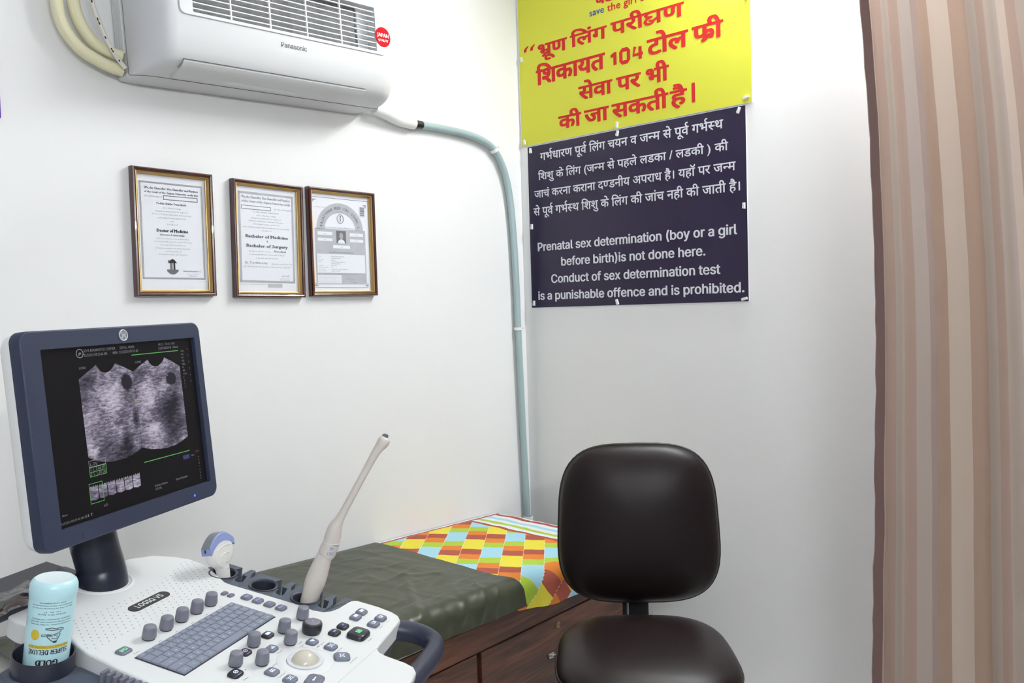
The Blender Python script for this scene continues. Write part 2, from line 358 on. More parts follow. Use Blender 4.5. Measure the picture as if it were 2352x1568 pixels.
# ------------------------------------------------------------------ lettering
try:
    LATIN = bpy.data.fonts.load(bpy.utils.system_resource('DATAFILES', path='fonts')+'/Inter.woff2')
except Exception:
    LATIN = None
_tc = {}
def tm(s, font=None, res=2):
    k = (s, font is None, res)
    if k not in _tc:
        c = bpy.data.curves.new('t', 'FONT'); c.body = s; c.size = 1; c.resolution_u = res
        if font: c.font = font
        o = bpy.data.objects.new('t', c); me = bpy.data.meshes.new_from_object(o)
        _tc[k] = ([(v.co.x, v.co.y) for v in me.vertices], [tuple(p.vertices) for p in me.polygons])
        bpy.data.objects.remove(o); bpy.data.curves.remove(c); bpy.data.meshes.remove(me)
    return _tc[k]
def adv(s):
    return max(a for a, _ in tm(s+'।')[0])-max(a for a, _ in tm('।')[0])
class Ink:
    """flat lettering: 2D vertices and faces"""
    def __init__(s): s.v = []; s.f = []; s.z = []; s.n = 0
    def put(s, v, f, dx=0, dy=0):
        n = len(s.v); s.v += [(a+dx, b+dy) for a, b in v]; s.f += [tuple(i+n for i in q) for q in f]
        s.z += [s.n]*len(v); s.n += 1
    def stroke(s, P, w, dx=0, dy=0):
        P = [Vector(p) for p in P]; L = []
        for i, p in enumerate(P):
            d = (P[min(i+1, len(P)-1)]-P[max(i-1, 0)]).normalized(); nn = Vector((-d.y, d.x))*w/2
            L.append((p+nn, p-nn))
        v = [(q.x, q.y) for ab in L for q in ab]
        s.put(v, [(2*i, 2*i+1, 2*i+3, 2*i+2) for i in range(len(P)-1)], dx, dy)
    def bounds(s):
        xs = [a for a, _ in s.v]; ys = [b for _, b in s.v]; return min(xs), max(xs), min(ys), max(ys)
def clip_right(v, f, x):
    bm = bmesh.new(); vv = [bm.verts.new((a, b, 0)) for a, b in v]
    for q in f:
        try: bm.faces.new([vv[i] for i in q])
        except ValueError: pass
    bmesh.ops.bisect_plane(bm, geom=bm.verts[:]+bm.edges[:]+bm.faces[:], plane_co=(x, 0, 0), plane_no=(1, 0, 0), clear_outer=True)
    bm.verts.index_update()
    r = [(q.co.x, q.co.y) for q in bm.verts], [tuple(w.index for w in q.verts) for q in bm.faces]
    bm.free(); return r
STEM = {'न': .385, 'स': .506, 'ण': .553}
def dev(s):
    """Devanagari in visual order; <x> half letter, ^ reph over the last letter, ~ rakar, @ the ksha ligature"""
    K = Ink(); x = 0.0
    for t in re.findall(r'<.>|\^|~|@|[^<^~@]+', s):
        if t[0] == '<':
            v, f = clip_right(*tm(t[1]), STEM[t[1]]-0.01); K.put(v, f, x); x += STEM[t[1]]-0.01
        elif t == '^':
            K.stroke([(x-.06, .885), (x-.13, .905), (x-.205, .875), (x-.235, .80), (x-.215, .725), (x-.165, .675), (x-.12, .60)], .075)
        elif t == '~':
            K.stroke([(x-.15, .19), (x-.30, .10), (x-.43, -.02)], .08)
        elif t == '@':
            K.stroke([(x, .59), (x+.72, .59)], .07); K.stroke([(x+.56, .62), (x+.56, 0)], .08)
            K.stroke([(x+.32, .60), (x+.17, .56), (x+.08, .47), (x+.13, .385), (x+.30, .350)], .055)
            K.stroke([(x+.31, .355), (x+.13, .30), (x+.05, .18), (x+.11, .06), (x+.23, .015), (x+.33, .07), (x+.32, .165), (x+.22, .19)], .055)
            K.stroke([(x+.32, .10), (x+.43, .20), (x+.58, .29)], .055); x += .70
        else:
            v, f = tm(t); K.put(v, f, x); x += adv(t)
    return K
def lat(s, font=True, res=2):
    K = Ink(); K.put(*tm(s, LATIN if font else None, res)); return K
_cap = {}
def capheight(font=True):
    if font not in _cap:
        b = lat('H', font).bounds(); _cap[font] = b[3]-b[2]
    return _cap[font]
def lay(mb, K, x0, x1, y0, h, unit, mi=0, z=0.0, bold=None, shear=0.0, fn=None, T=None):
    """K's own width is fitted to x0..x1, `unit` of its height becomes h, its base line goes to y0"""
    if bold: e_ = max(d for d, _ in bold)*h; x0 += e_; x1 -= e_
    a, b, _, _ = K.bounds(); sx = (x1-x0)/(b-a); sy = h/unit; nb = len(bold or [1])
    for k, (dx, dy) in enumerate(bold or [(0, 0)]):
        vv = [(x0+(p-a)*sx+dx*h+shear*q*sy, y0+q*sy+dy*h, z+(k+nb*min(lv, 12))*(1.4e-5 if nb*K.n < 40 else 5e-6)) for (p, q), lv in zip(K.v, K.z)]
        if fn: vv = [fn(*p) for p in vv]
        mb.add(vv, K.f, mi, T)
B1 = [(-.028, 0), (.028, 0), (0, .024), (0, -.024), (0, 0)]
B2 = [(-.075, 0), (-.038, 0), (0, 0), (.038, 0), (.075, 0), (-.06, .035), (.06, .035), (-.06, -.035), (.06, -.035)]
def word(mb, s, xc, y, h, mi=0, z=0.0, cond=1.0, align='c', bold=None, font=True, res=1, shear=0.0, fn=None, T=None):
    K = lat(s, font, res); a, b, _, _ = K.bounds(); w = (b-a)*h/capheight(font)*cond
    x0 = xc-w/2 if align == 'c' else (xc if align == 'l' else xc-w)
    lay(mb, K, x0, x0+w, y, h, capheight(font), mi, z, bold, shear, fn, T); return w

# ================================================================== the room
XR, YB, ZC = 3.05, -3.6, 2.95
def slab(name, c, d, m):
    o = MB().box(c, d).build(name, m); tag(o, kind='structure'); return o
slab('floor', (XR/2-.05, YB/2+.05, -.05), (XR+.3, -YB+.3, .1), M['floor'])
slab('ceiling', (XR/2-.05, YB/2+.05, ZC+.05), (XR+.3, -YB+.3, .1), M['ceiling'])
slab('wall_left', (-.05, YB/2, ZC/2), (.1, -YB, ZC), M['wall'])
slab('wall_back', (XR/2, .05, ZC/2), (XR+.2, .1, ZC), M['wall'])
slab('wall_right', (XR+.05, YB/2, ZC/2), (.1, -YB, ZC), M['wall_dim'])
slab('wall_front', (XR/2, YB-.05, ZC/2), (XR+.2, .1, ZC), M['wall_dim'])

# tube lamp and the added fill of the same shape
def tube_lamp(p, x, out, power, label):
    x = Vector(x); z = Vector(out).normalized(); y = z.cross(x)
    t = thing('tube_light', label, 'light', frame(p, x, y, z), 'wall tube lights')
    MB().box((0, 0, .018), (1.24, .045, .036)).build('housing', M['white'], t, bevel=.004)
    MB().tube([(-.58, 0, .058), (.58, 0, .058)], .013, 16).build('tube', mat('lit_tube', (1, 1, 1), 0.5, emit=(0.95, 0.98, 1.0), es=power), t, smooth=50)
    for s_ in (-1, 1): MB().box((s_*.60, 0, .05), (.03, .035, .035)).build('lamp_holder', M['white'], t)
tube_lamp((1.40, -.001, 2.76), (1, 0, 0), (0, -1, 0), KEY_TUBE, 'lit white tube light high on the wall beside the yellow notice board')
tube_lamp((XR-.001, -2.75, 2.05), (0, 1, 0), (-1, 0, 0), REAR_FILL, 'lit white tube light on the wall behind the camera')  # added fill lamp, brightening what the first tube leaves dim

# ------------------------------------------------------------------ air conditioner on the left wall
AL = .785
Tac = Matrix.Translation((0.002, -1.56, 2.065)) @ Matrix.Rotation(math.radians(2.8), 4, 'X')
ac = thing('air_conditioner', 'white wall-mounted air conditioner with louvred grille and red round sticker', 'air conditioner', Tac)
PROF = [(0, 0), (.06, -.004), (.10, 0), (.135, .005), (.163, .0125), (.180, .021), (.190, .032), (.1975, .05), (.2035, .085), (.2065, .138), (.2075, .20), (.2075, .262), (.203, .278), (.190, .290), (.16, .295), (.08, .297), (0, .297)]
G0, G1 = .099, .672
ys = sorted(set([0, .0015, .005, .011, .019, .030, .045, .062, .08, G0, .2, .3, .4, .5, .6, G1, .70, .718, .736, .750, .762, .771, .778, .783, AL]))
def acpt(i, y):
    x, z = PROF[i]; rl, rr_ = .045, .085
    k = 1.0; d = y; 
    if y < rl: k = math.sqrt(max(0, 1-((rl-y)/rl)**2))
    e = AL-y; q = 1.0
    if e < rr_: q = math.sqrt(max(0, 1-((rr_-e)/rr_)**2))
    b = .058
    if x > b: x = b+(x-b)*k*q
    kz = 1.0
    if e < .07: kz = .82+.18*math.sqrt(max(0, 1-((.07-e)/.07)**2))
    if y < .03: kz = min(kz, .965+.035*math.sqrt(max(0, 1-((.03-y)/.03)**2)))
    return (x, y, .15+(z-.15)*kz)
mb = MB(); nP = len(PROF)
v = [acpt(i, y) for y in ys for i in range(nP)]
f = []
for a in range(len(ys)-1):
    for i in range(nP-1):
        if G0-1e-6 <= ys[a] and ys[a+1] <= G1+1e-6 and PROF[i][1] >= .138-1e-6 and PROF[i+1][1] <= .262+1e-6 and PROF[i][0] > .2: continue
        f.append((a*nP+i, (a+1)*nP+i, (a+1)*nP+i+1, a*nP+i+1))
f.append(tuple(range(nP))); f.append(tuple((len(ys)-1)*nP+i for i in range(nP-1, -1, -1)))
mb.add(v, f)
mb.build('casing', M['ac'], ac, smooth=38)
# left end plate with ribs
mb = MB()
for k in range(7): mb.box((.010+k*.0062, -.001, .16), (.003, .004, .20))
mb.build('side_vent', M['ac_grey'], ac)
mb = MB().box((.030, .012, .006), (.05, .03, .012)); mb.build('corner_cap', M['ac'], ac, bevel=.004)
# grey surround plate
mb = MB()
o_ = rr(.640, .170, .014); i_ = rr(G1-G0, .1245, .003)
cy, cz = .385, .215
oi = [[(.2078, cy+p[0], cz+p[1]) for p in o_], [(.2100, cy+p[0]*.995, cz+p[1]*.985) for p in o_], [(.2100, (G0+G1)/2+p[0], .2005+p[1]) for p in i_], [(.170, (G0+G1)/2+p[0], .2005+p[1]) for p in i_]]
mb.rings(oi, cap=(False, False)); mb.build('grille_surround', M['ac_grey'], ac, fix=True)
mb = MB().box((.166, (G0+G1)/2, .20), (.004, G1-G0+.004, .14))
mb.build('coil_panel', M['ac_dark'], ac)
mb = MB().box((.1705, .652, .20), (.006, .038, .13)); mb.build('coil_end_plate', M['ac_grey'], ac)
mb = MB()
for k in range(9): mb.box((.204, (G0+G1)/2, .1485+k*.0146), (.006, G1-G0, .0026))
for y in (.2035, .3168, .4316, .5472): mb.box((.2045, y, .20), (.006, .0036, .124))
mb.build('grille', M['white'], ac)
# louvre flap along the lower front
mb = MB(); pf = [(.118, .0005), (.135, .0030), (.163, .0105), (.1805, .0185), (.188, .0265)]
L0, L1 = .075, .636
loops = []
for y in (L0, L1):
    out = [(x+.0026*.35, y, z-.0028) for x, z in pf]; inn = [(x-.002, y, z+.002) for x, z in reversed(pf)]
    loops.append(out+inn)
mb.rings(loops); mb.build('louvre', M['ac'], ac, smooth=40, fix=True)
mb = MB()
mb.box((.1897, (L0+L1)/2, .0286), (.0036, L1-L0, .0008)); 
mb.tube([(.1905, L0, .029), (.183, L0-.003, .019), (.168, L0-.006, .011)], .0011, 6)
mb.build('louvre_gap', M['greyink'], ac)
mb = MB().add([(.1405, .205, .0005), (.1405, .44, .0005), (.128, .425, -.0015), (.128, .22, -.0015)], [(0, 1, 2, 3)]).add([(.1405, .205, .0005), (.1405, .44, .0005), (.141, .44, .003), (.141, .205, .003)], [(0, 1, 2, 3)])
mb.build('finger_recess', M['ac_grey'], ac)
ysm = [.0005+.045*(k/14)**2 for k in range(15)]+[.08+.1*k for k in range(7)]+[AL-.0855+.0845*(1-(1-k/12)**2) for k in range(13)]
bot = [Vector(acpt(2, y))+Vector((0, 0, -.0003)) for y in ysm]
mb = MB(); mb.tube([(.0585, -.0003, .292), (.0585, -.0003, .10), (.0585, -.0003, bot[0].z+.004)]+[tuple(p) for p in bot], .0008, 6)
mb.build('cover_seam', M['greyink'], ac)
mb = MB(); word(mb, 'Panasonic', .386, .0985, .0125, bold=B1, fn=lambda x, y, z: (.2050+z, x, y), res=2); mb.build('brand_lettering', M['greyink'], ac)
st = MB(); st.lathe([(.0285, 0), (.0285, .0012)], 40, T=frame((.2102, .697, .183), (0, 1, 0), (0, 0, 1), (1, 0, 0)))
sticker = st.build('round_sticker', M['red'], ac); tag(sticker, 'red round sticker with white lettering')
mb = MB()
word(mb, 'JAPAN', .697, .183, .0105, fn=lambda x, y, z: (.2117+z, x, y), bold=B1, font=False); word(mb, 'QUALITY', .697, .170, .0065, fn=lambda x, y, z: (.2117+z, x, y), bold=B1, font=False)
mb.build('sticker_lettering', M['white'], sticker)
mb = MB()
for k, s in enumerate(('DEVELOPED AND', 'RELIABLE QUALITY', '& WARRANTY', 'SINCE 1918')):
    word(mb, s, .7355, .190-k*.011, .0052, fn=lambda x, y, z: (.2085-max(0, (x-.70))**2*6.2, x, y), align='l', cond=.55)
mb.build('side_lettering', M['paleink'], ac)

# insulated refrigerant pipes and cable left of the unit
def pipe(name, path, r, m, label, cat, group=None, seg=14, flat=None):
    mb = MB(); mb.tube(spline(path, 8), r, seg, flat=flat); o = mb.build(name, m, smooth=50); return tag(o, label, cat, group)
pipe('refrigerant_pipe', [(.035, -1.735, 2.75), (.035, -1.722, 2.40), (.035, -1.712, 2.23), (.036, -1.700, 2.163), (.038, -1.665, 2.118), (.04, -1.620, 2.095), (.042, -1.585, 2.085), (.042, -1.569, 2.0835)], .0145, M['foam'],
     'yellowed foam-insulated pipe, the outer one, curving down into the air conditioner', 'pipe', 'insulated pipes beside the air conditioner')
pipe('refrigerant_pipe', [(.035, -1.69, 2.75), (.035, -1.682, 2.40), (.035, -1.675, 2.25), (.036, -1.663, 2.185), (.038, -1.632, 2.140), (.042, -1.595, 2.122), (.044, -1.569, 2.117)], .0145, M['foam'],
     'yellowed foam-insulated pipe, the inner one nearer the air conditioner', 'pipe', 'insulated pipes beside the air conditioner')
cb = thing('power_cable', 'thin cream cable with black print slanting beside the yellowed pipes', 'cable', Matrix.Translation((0, 0, 0)))
cp = spline([(.066, -1.672, 2.75), (.066, -1.662, 2.40), (.067, -1.647, 2.245), (.068, -1.623, 2.163), (.068, -1.597, 2.113), (.066, -1.571, 2.083)], 8)
mb = MB(); mb.tube(cp, .0055, 10)
for k in (17, 21, 22, 26, 30, 31, 35):
    if k+1 < len(cp):
        d_ = Vector((.0046, -.0028, 0)); mb.tube([cp[k]+d_, cp[k].lerp(cp[k+1], .8)+d_], .0016, 6, 1)
mb.build('sheath', [M['cable'], M['ink']], cb, smooth=50)

# drain hose to the corner
dh = thing('drain_hose', 'grey-green drain hose running from the air conditioner down the corner', 'hose', Matrix.Translation((0, 0, 0)))
MB().tube(spline([(.042, -.7715, 2.1215), (.039, -.750, 2.1205), (.035, -.72, 2.118), (.026, -.655, 2.106), (.024, -.585, 2.102)], 6), spl1([.017, .019, .021, .020, .0185], 6), 16).build('white_sleeve', M['white'], dh, smooth=50)
MB().tube([(.024, -.596, 2.1025), (.023, -.585, 2.1025), (.022, -.548, 2.1045)], [.0135, .0142, .0135], 16).build('tape_wrap', M['tape'], dh, smooth=50)
hp = [(.022, -.560, 2.104), (.020, -.48, 2.107), (.020, -.39, 2.1075), (.020, -.30, 2.1035), (.020, -.235, 2.092), (.020, -.185, 2.072), (.020, -.145, 2.030), (.020, -.113, 1.965), (.020, -.092, 1.87), (.020, -.080, 1.73), (.020, -.073, 1.56), (.020, -.070, 1.40), (.020, -.0645, 1.20), (.020, -.058, .98), (.020, -.051, .78), (.020, -.046, .62), (.020, -.045, .50)]
MB().tube(spline(hp, 6), .0128, 16).build('hose', M['hose'], dh, smooth=50)
def clamp(p, ax, label):
    z = Vector(ax).normalized(); x = Vector((1, 0, 0)); y = z.cross(x).normalized()
    t = thing('pipe_clamp', label, 'clamp', frame(p, x, y, z), 'white clamps on the drain hose')
    mb = MB()
    mb.rings([[(r*math.cos(2*PI*k/20), r*math.sin(2*PI*k/20), zz) for k in range(20)] for r, zz in ((.0134, -.0055), (.0165, -.0055), (.0165, .0055), (.0134, .0055))], close=True)
    mb.box((-.006, -.021, 0), (.020, .012, .0105)); mb.build('strap', M['white'], t, smooth=40)
    MB().lathe([(.0025, 0), (.0025, .0015)], 10, T=frame((.0035, -.022, 0), (0, 1, 0), (0, 0, 1), (1, 0, 0))).build('screw', M['steel'], t)
    return t
clamp((.020, -.178, 2.066), (0, .6, -.8), 'white plastic clamp at the bend of the drain hose')
clamp((.020, -.0698, 1.393), (0, .03, -1), 'white plastic clamp halfway down the vertical drain hose')
pv = MB(); pv.rings([[(r*math.cos(2*PI*k/24), r*math.sin(2*PI*k/24), z) for k in range(24)] for r, z in ((.020, 0), (.020, .655), (.0172, .655), (.0172, .30))], cap=(True, False))
pvo = pv.build('drain_pipe', M['white'], smooth=40); pvo.location = (.0225, -.045, 0)
tag(pvo, 'white open-ended drain pipe standing in the corner below the hose', 'pipe')

# ------------------------------------------------------------------ signboards on the back wall
def sign(name, x0, x1, z0, z1, yb, m, label, clips):
    t = thing(name, label, 'sign', frame((x0, yb, z0), (1, 0, 0), (0, 0, 1), (0, -1, 0)))
    w, h = x1-x0, z1-z0
    mb = MB(); mb.box((w/2, h/2, .0018), (w, h, .0036), 1); mb.add([(.0012, .0012, .0038), (w-.0012, .0012, .0038), (w-.0012, h-.0012, .0038), (.0012, h-.0012, .0038)], [(0, 1, 2, 3)])
    mb.build('board', [m, M['edge']], t)
    for cx, cz, a in clips:
        T = Matrix.Translation((cx-x0, cz-z0, .0038)) @ Matrix.Rotation(math.radians(a), 4, 'Z')
        mb = MB().box((0, 0, .003), (.0085, .020, .006), 0, T).box((0, -.004, .0062), (.0085, .009, .004), 0, T)
        mb.lathe([(.0022, .006), (.0022, .009)], 10, 1, T)
        mb.build('fixing_clip', [M['clip'], M['steel']], t, bevel=.001)
    return t, x0, z0
NX0, NX1, NZ0, NZ1 = .0378, .9405, 1.4713, 2.0965
nav, _, _ = sign('notice_board', NX0, NX1, NZ0, NZ1, -.0005, M['navy'], 'dark navy notice board with white Hindi and English lettering', [(.056, 2.080, 8), (.457, 2.083, -15), (.918, 2.082, -22), (.052, 1.787, 0), (.930, 1.778, 0), (.052, 1.49, 0), (.439, 1.484, 20), (.926, 1.4805, -75)])
yel, _, _ = sign('notice_board', .0096, .9636, 2.1000, 2.70, -.0015, M['yellow'], 'yellow notice board with large red Hindi lettering', [(.024, 2.434, 20), (.028, 2.116, 15), (.456, 2.113, -8), (.944, 2.118, -70), (.02, 2.68, 0), (.95, 2.68, 0), (.95, 2.43, 0), (.48, 2.68, 0)])
def devline(mb, s, x0, x1, zb, h, ox, oz, z, bold, mi=0): lay(mb, dev(s), x0-ox, x1-ox, zb-oz, h, .60, mi, z, bold)
mb = MB()
for s, x0, x1, zb, h in (
    ('गभ^धारण पूव^ िलंग चयन व ज<न>म से पूव^ गभ^<स>थ', .1003, .8630, 2.0360, .0262),
    ('िशशु के िलंग (ज<न>म से पहले लडका / लडकी ) की', .0882, .8790, 1.9630, .0245),
    ('जाचं करना कराना द<ण>डनीय अपराध है। यहॉ पर ज<न>म', .0668, .9035, 1.8960, .0255),
    ('से पूव^ गभ^<स>थ िशशु के िलंग की जांच नही की जाती है।', .0605, .9170, 1.8290, .0265)):
    devline(mb, s, x0, x1, zb, h, NX0, NZ0, .0043, B1)
for s, x0, x1, zb in (('Prenatal sex determination (boy or a girl', .0765, .9040, 1.6905), ('before birth)is not done here.', .1885, .7905, 1.6290), ('Conduct of sex determination test', .1385, .8430, 1.5655), ('is a punishable offence and is prohibited.', .0725, .9255, 1.5025)):
    lay(mb, lat(s), x0-NX0, x1-NX0, zb-NZ0, .0318, capheight(), 0, .0043, [(-.045, 0), (-.02, .02), (.02, -.02), (.02, .02), (-.02, -.02), (.045, 0), (0, 0)])
mb.build('lettering', M['palelet'], nav)
mb = MB(); oz = 2.1; ox = .0096
def W_(s, x0, x1, zb, h, mi=0): lay(mb, dev(s), x0-ox, x1-ox, zb-oz, h, .60, mi, .0043, B2)
W_('भ~ूण', .1045, .2448, 2.4270, .0415); W_('िलंग', .2582, .4220, 2.4285, .040); W_('परी@ण', .4377, .7308, 2.4300, .0415)
for k in (0, 1):
    for q in (0, 1):
        x = (.035+k*.032, .735+k*.03)[q]-ox; z = (2.459, 2.482)[q]-oz
        mb.add([(x, z, .0043), (x+.0145, z, .0043), (x+.0145, z+.009, .0043), (x+.0255, z+.021, .0043), (x+.0175, z+.021, .0043), (x+.002, z+.012, .0043)], [(0, 1, 2, 3, 4, 5)])
W_('का', .793, .875, 2.4790, .040)
W_('िशकायत', .0918, .4116, 2.3230, .0515); W_('टोल', .5845, .7439, 2.3270, .0495); W_('फ~ी', .7574, .8706, 2.3300, .0485)
def poly2(P, zz=.0044): mb.add([(a-ox, b-oz, zz) for a, b in P], [tuple(range(len(P)))])
poly2([(.4465, 2.324), (.4600, 2.325), (.4600, 2.369), (.4490, 2.369), (.4350, 2.362), (.4350, 2.351), (.4465, 2.355)])
K = Ink(); K.stroke([(.4785+.0315*c, 2.3255+.0435*d) for c, d in ((.5, 0), (.2, 0), (0, .15), (0, .85), (.2, 1), (.8, 1), (1, .85), (1, .15), (.8, 0), (.5, 0))], .0140); mb.add([(a-ox, b-oz, .0044) for a, b in K.v], K.f)
K = Ink(); K.stroke([(.5370, 2.369), (.5300, 2.341), (.5680, 2.341)], .0115); K.stroke([(.5575, 2.3665), (.5575, 2.3235)], .0135); mb.add([(a-ox, b-oz, .0044+.00002*l) for (a, b), l in zip(K.v, K.z)], K.f)
W_('सेवा', .2899, .4407, 2.2305, .0445); W_('पर', .4561, .5589, 2.2305, .0445); W_('भी', .5777, .6692, 2.2305, .0465)
W_('की', .1939, .3012, 2.1395, .0440); W_('जा', .3128, .4225, 2.1395, .0450); W_('सकती', .4336, .6649, 2.1390, .0460); W_('है', .6695, .7356, 2.1395, .0460)
mb.box((.7585-ox, 2.169-oz, .0041), (.0125, .064, .0004))
W_('बेटी बचाओ', .375, .66, 2.553, .030)
lay(mb, lat('save', False, 3), .3481-ox, .4123-ox, 2.5195-oz, .0235, capheight(False), 1, .0043, B1)
lay(mb, lat('the girl child', False, 3), .4255-ox, .640-ox, 2.5180-oz, .0255, capheight(False), 0, .0043, B1)
mb.build('lettering', [M['redlet'], M['bluelet']], yel)
# purple board whose edge just enters the picture
t = thing('notice_board', 'purple notice board edge at the far left of the wall', 'sign', frame((.0005, -2.40, 1.935), (0, 1, 0), (0, 0, 1), (1, 0, 0)))
MB().box((.2855, .25, .002), (.571, .5, .004)).build('board', M['purple'], t)

# ------------------------------------------------------------------ framed certificates
def ringloop(w, h, ins, z): return [(-w/2+ins, -h/2+ins, z), (w/2-ins, -h/2+ins, z), (w/2-ins, h/2-ins, z), (-w/2+ins, h/2-ins, z)]
def cert(y0, y1, z0, z1, label, tilt=0):
    w, h = y1-y0, z1-z0
    t = thing('framed_certificate', label, 'framed certificate', frame((.001, (y0+y1)/2, (z0+z1)/2), (0, 1, 0), (0, 0, 1), (1, 0, 0)) @ Matrix.Rotation(math.radians(tilt), 4, 'Z'), 'framed certificates on the left wall')
    mb = MB(); mb.rings([ringloop(w, h, i, z) for i, z in ((0, 0), (0, .017), (.0015, .0205), (.0045, .0218), (.0080, .020), (.0100, .0165), (.0100, 0))], close=True)
    mb.build('frame', M['mahog'], t, smooth=25)
    mb = MB(); mb.rings([ringloop(w, h, i, z) for i, z in ((.0100, .0168), (.0112, .0174), (.0135, .0150), (.0155, .0095), (.0165, .0090), (.0165, .005), (.0100, .005))], close=True)
    mb.build('gold_fillet', M['gold'], t, smooth=25)
    pw, ph = w-.035, h-.035
    MB().box((0, 0, .0058), (pw, ph, .0004)).build('glass', M['glass'], t)
    return t, pw, ph
def paper(t, pw, ph, draw):
    mb = MB(); mb.box((0, 0, .0035), (pw+.004, ph+.004, .001))
    P = lambda u, v: (-pw/2+u*pw, ph/2-v*ph)
    def rect(u0, v0, u1, v1, mi, z=.0043):
        a, b = P(u0, v0), P(u1, v1); mb.add([(a[0], b[1], z), (b[0], b[1], z), (b[0], a[1], z), (a[0], a[1], z)], [(0, 1, 2, 3)], mi)
    def box(u0, v0, u1, v1, th, mi, z=.0044):
        k = th; r = pw/ph
        rect(u0, v0, u1, v0+k*r, mi, z); rect(u0, v1-k*r, u1, v1, mi, z); rect(u0, v0, u0+k, v1, mi, z); rect(u1-k, v0, u1, v1, mi, z)
    def txt(s, u, v, size, mi=1, al='c', width=None, z=.0047, bold=None, shear=0, font=False):
        x, y = P(u, v); h = size*ph
        if width: K = lat(s, font, 1); lay(mb, K, x-width*pw/2 if al == 'c' else x, x+width*pw/2 if al == 'c' else x+width*pw, y, h, capheight(font), mi, z, bold, shear)
        else: word(mb, s, x, y, h, mi, z, 1, al, bold, font, 1, shear)
    draw(mb, P, rect, box, txt)
    mb.build('certificate_paper', [M['paper'], M['ink'], M['greyink'], M['paleink'], M['papergrey'], M['photogrey']], t)
BB = [(-.05, 0), (.05, 0), (0, 0)]
def d1(mb, P, rect, box, txt):
    for k in range(2): box(.03+k*.018, .055+k*.011, .965-k*.018, .905-k*.011, .004, 2)
    n = 60
    for i in range(n):
        u = .036+i*(.925/n)
        for v in (.0595, .897): rect(u, v, u+.009, v+.0055, 2)
    for i in range(80):
        v = .064+i*(.836/80)
        for u in (.0355, .9515): rect(u, v, u+.0095, v+.005, 2)
    for s, v, a, wd in (('We, the Chancellor, Vice Chancellor and Members', .118, .020, .80), ('of the Court of the Gujarat University certify that', .152, .018, .80)): txt(s, .50, v, a, 2, width=wd, bold=BB)
    txt('the withinsigned', .095, .188, .014, 3, 'l', .25); box(.37, .165, .89, .205, .007, 2); box(.38, .171, .88, .199, .003, 3)
    txt('Poddar Shikha Omprakash', .49, .247, .018, 2, width=.44, bold=BB)
    for s, v, wd in (('of B. J. Medical College', .283, .28), ('having been examined for the degree of', .312, .48), ('Doctor of Medicine (Obstetrics & Gynaecology)', .340, .58), ('and adjudged to have passed in the', .370, .43), ('same,', .398, .06), ('the degree of', .426, .16),
                    ('has been conferred on her at Ahmedabad,', .553, .49), ('on the twenty fifth day of the month of February', .580, .57), ('in the year two thousand seven.', .608, .38), ('In Testimony whereof are set the Seal of the', .638, .52), ('said University and', .664, .23), ('the Signature of the said Chancellor', .692, .43)):
        txt(s, .49, v, .0125, 3, width=wd)
    txt('Doctor of Medicine', .49, .490, .028, 1, width=.47, bold=[(-.07, 0), (-.03, 0), (.03, 0), (.07, 0)], shear=.05)
    txt('(Obstetrics & Gynaecology)', .485, .520, .014, 2, width=.36, bold=BB)
    # tower seal
    x, y = P(.47, .80); r = .012
    mb.add([(x+.0165*math.cos(2*PI*k/24), y+.024*math.sin(2*PI*k/24)+.003, .0043) for k in range(24)], [tuple(range(24))], 0)
    for a, b, c, e, mi in ((-.012, .013, .004, .0055, 2), (-.007, -.006, .0045, .019, 2), (.0025, -.006, .0045, .019, 1), (-.003, -.006, .006, .019, 3)): mb.add([(x+a, y+b, .0045), (x+a+c, y+b, .0045), (x+a+c, y+b+e, .0045), (x+a, y+b+e, .0045)], [(0, 1, 2, 3)], mi)
    mb.add([(x-.0125, y+.011, .0046), (x+.0125, y+.011, .0046), (x+.006, y+.019, .0046), (x, y+.022, .0046), (x-.006, y+.019, .0046)], [(0, 1, 2, 3, 4)], 1)
    mb.add([(x-.0155, y-.006, .0046), (x+.0155, y-.006, .0046), (x+.0155, y-.010, .0046), (x+.008, y-.017, .0046), (x, y-.019, .0046), (x-.008, y-.017, .0046), (x-.0155, y-.010, .0046)], [tuple(range(6, -1, -1))], 5)
    txt('Navinchandra C', .76, .838, .013, 1, width=.27, shear=.3); rect(.68, .857, .88, .859, 3); txt('Chancellor', .775, .880, .011, 2, width=.13)
    txt('Gujarat University', .92, .928, .005, 3, 'c', .13)
t, pw, ph = cert(-1.546, -1.328, 1.529, 1.858, 'left framed certificate on the wall, lettered Doctor of Medicine', -.2); paper(t, pw, ph, d1)
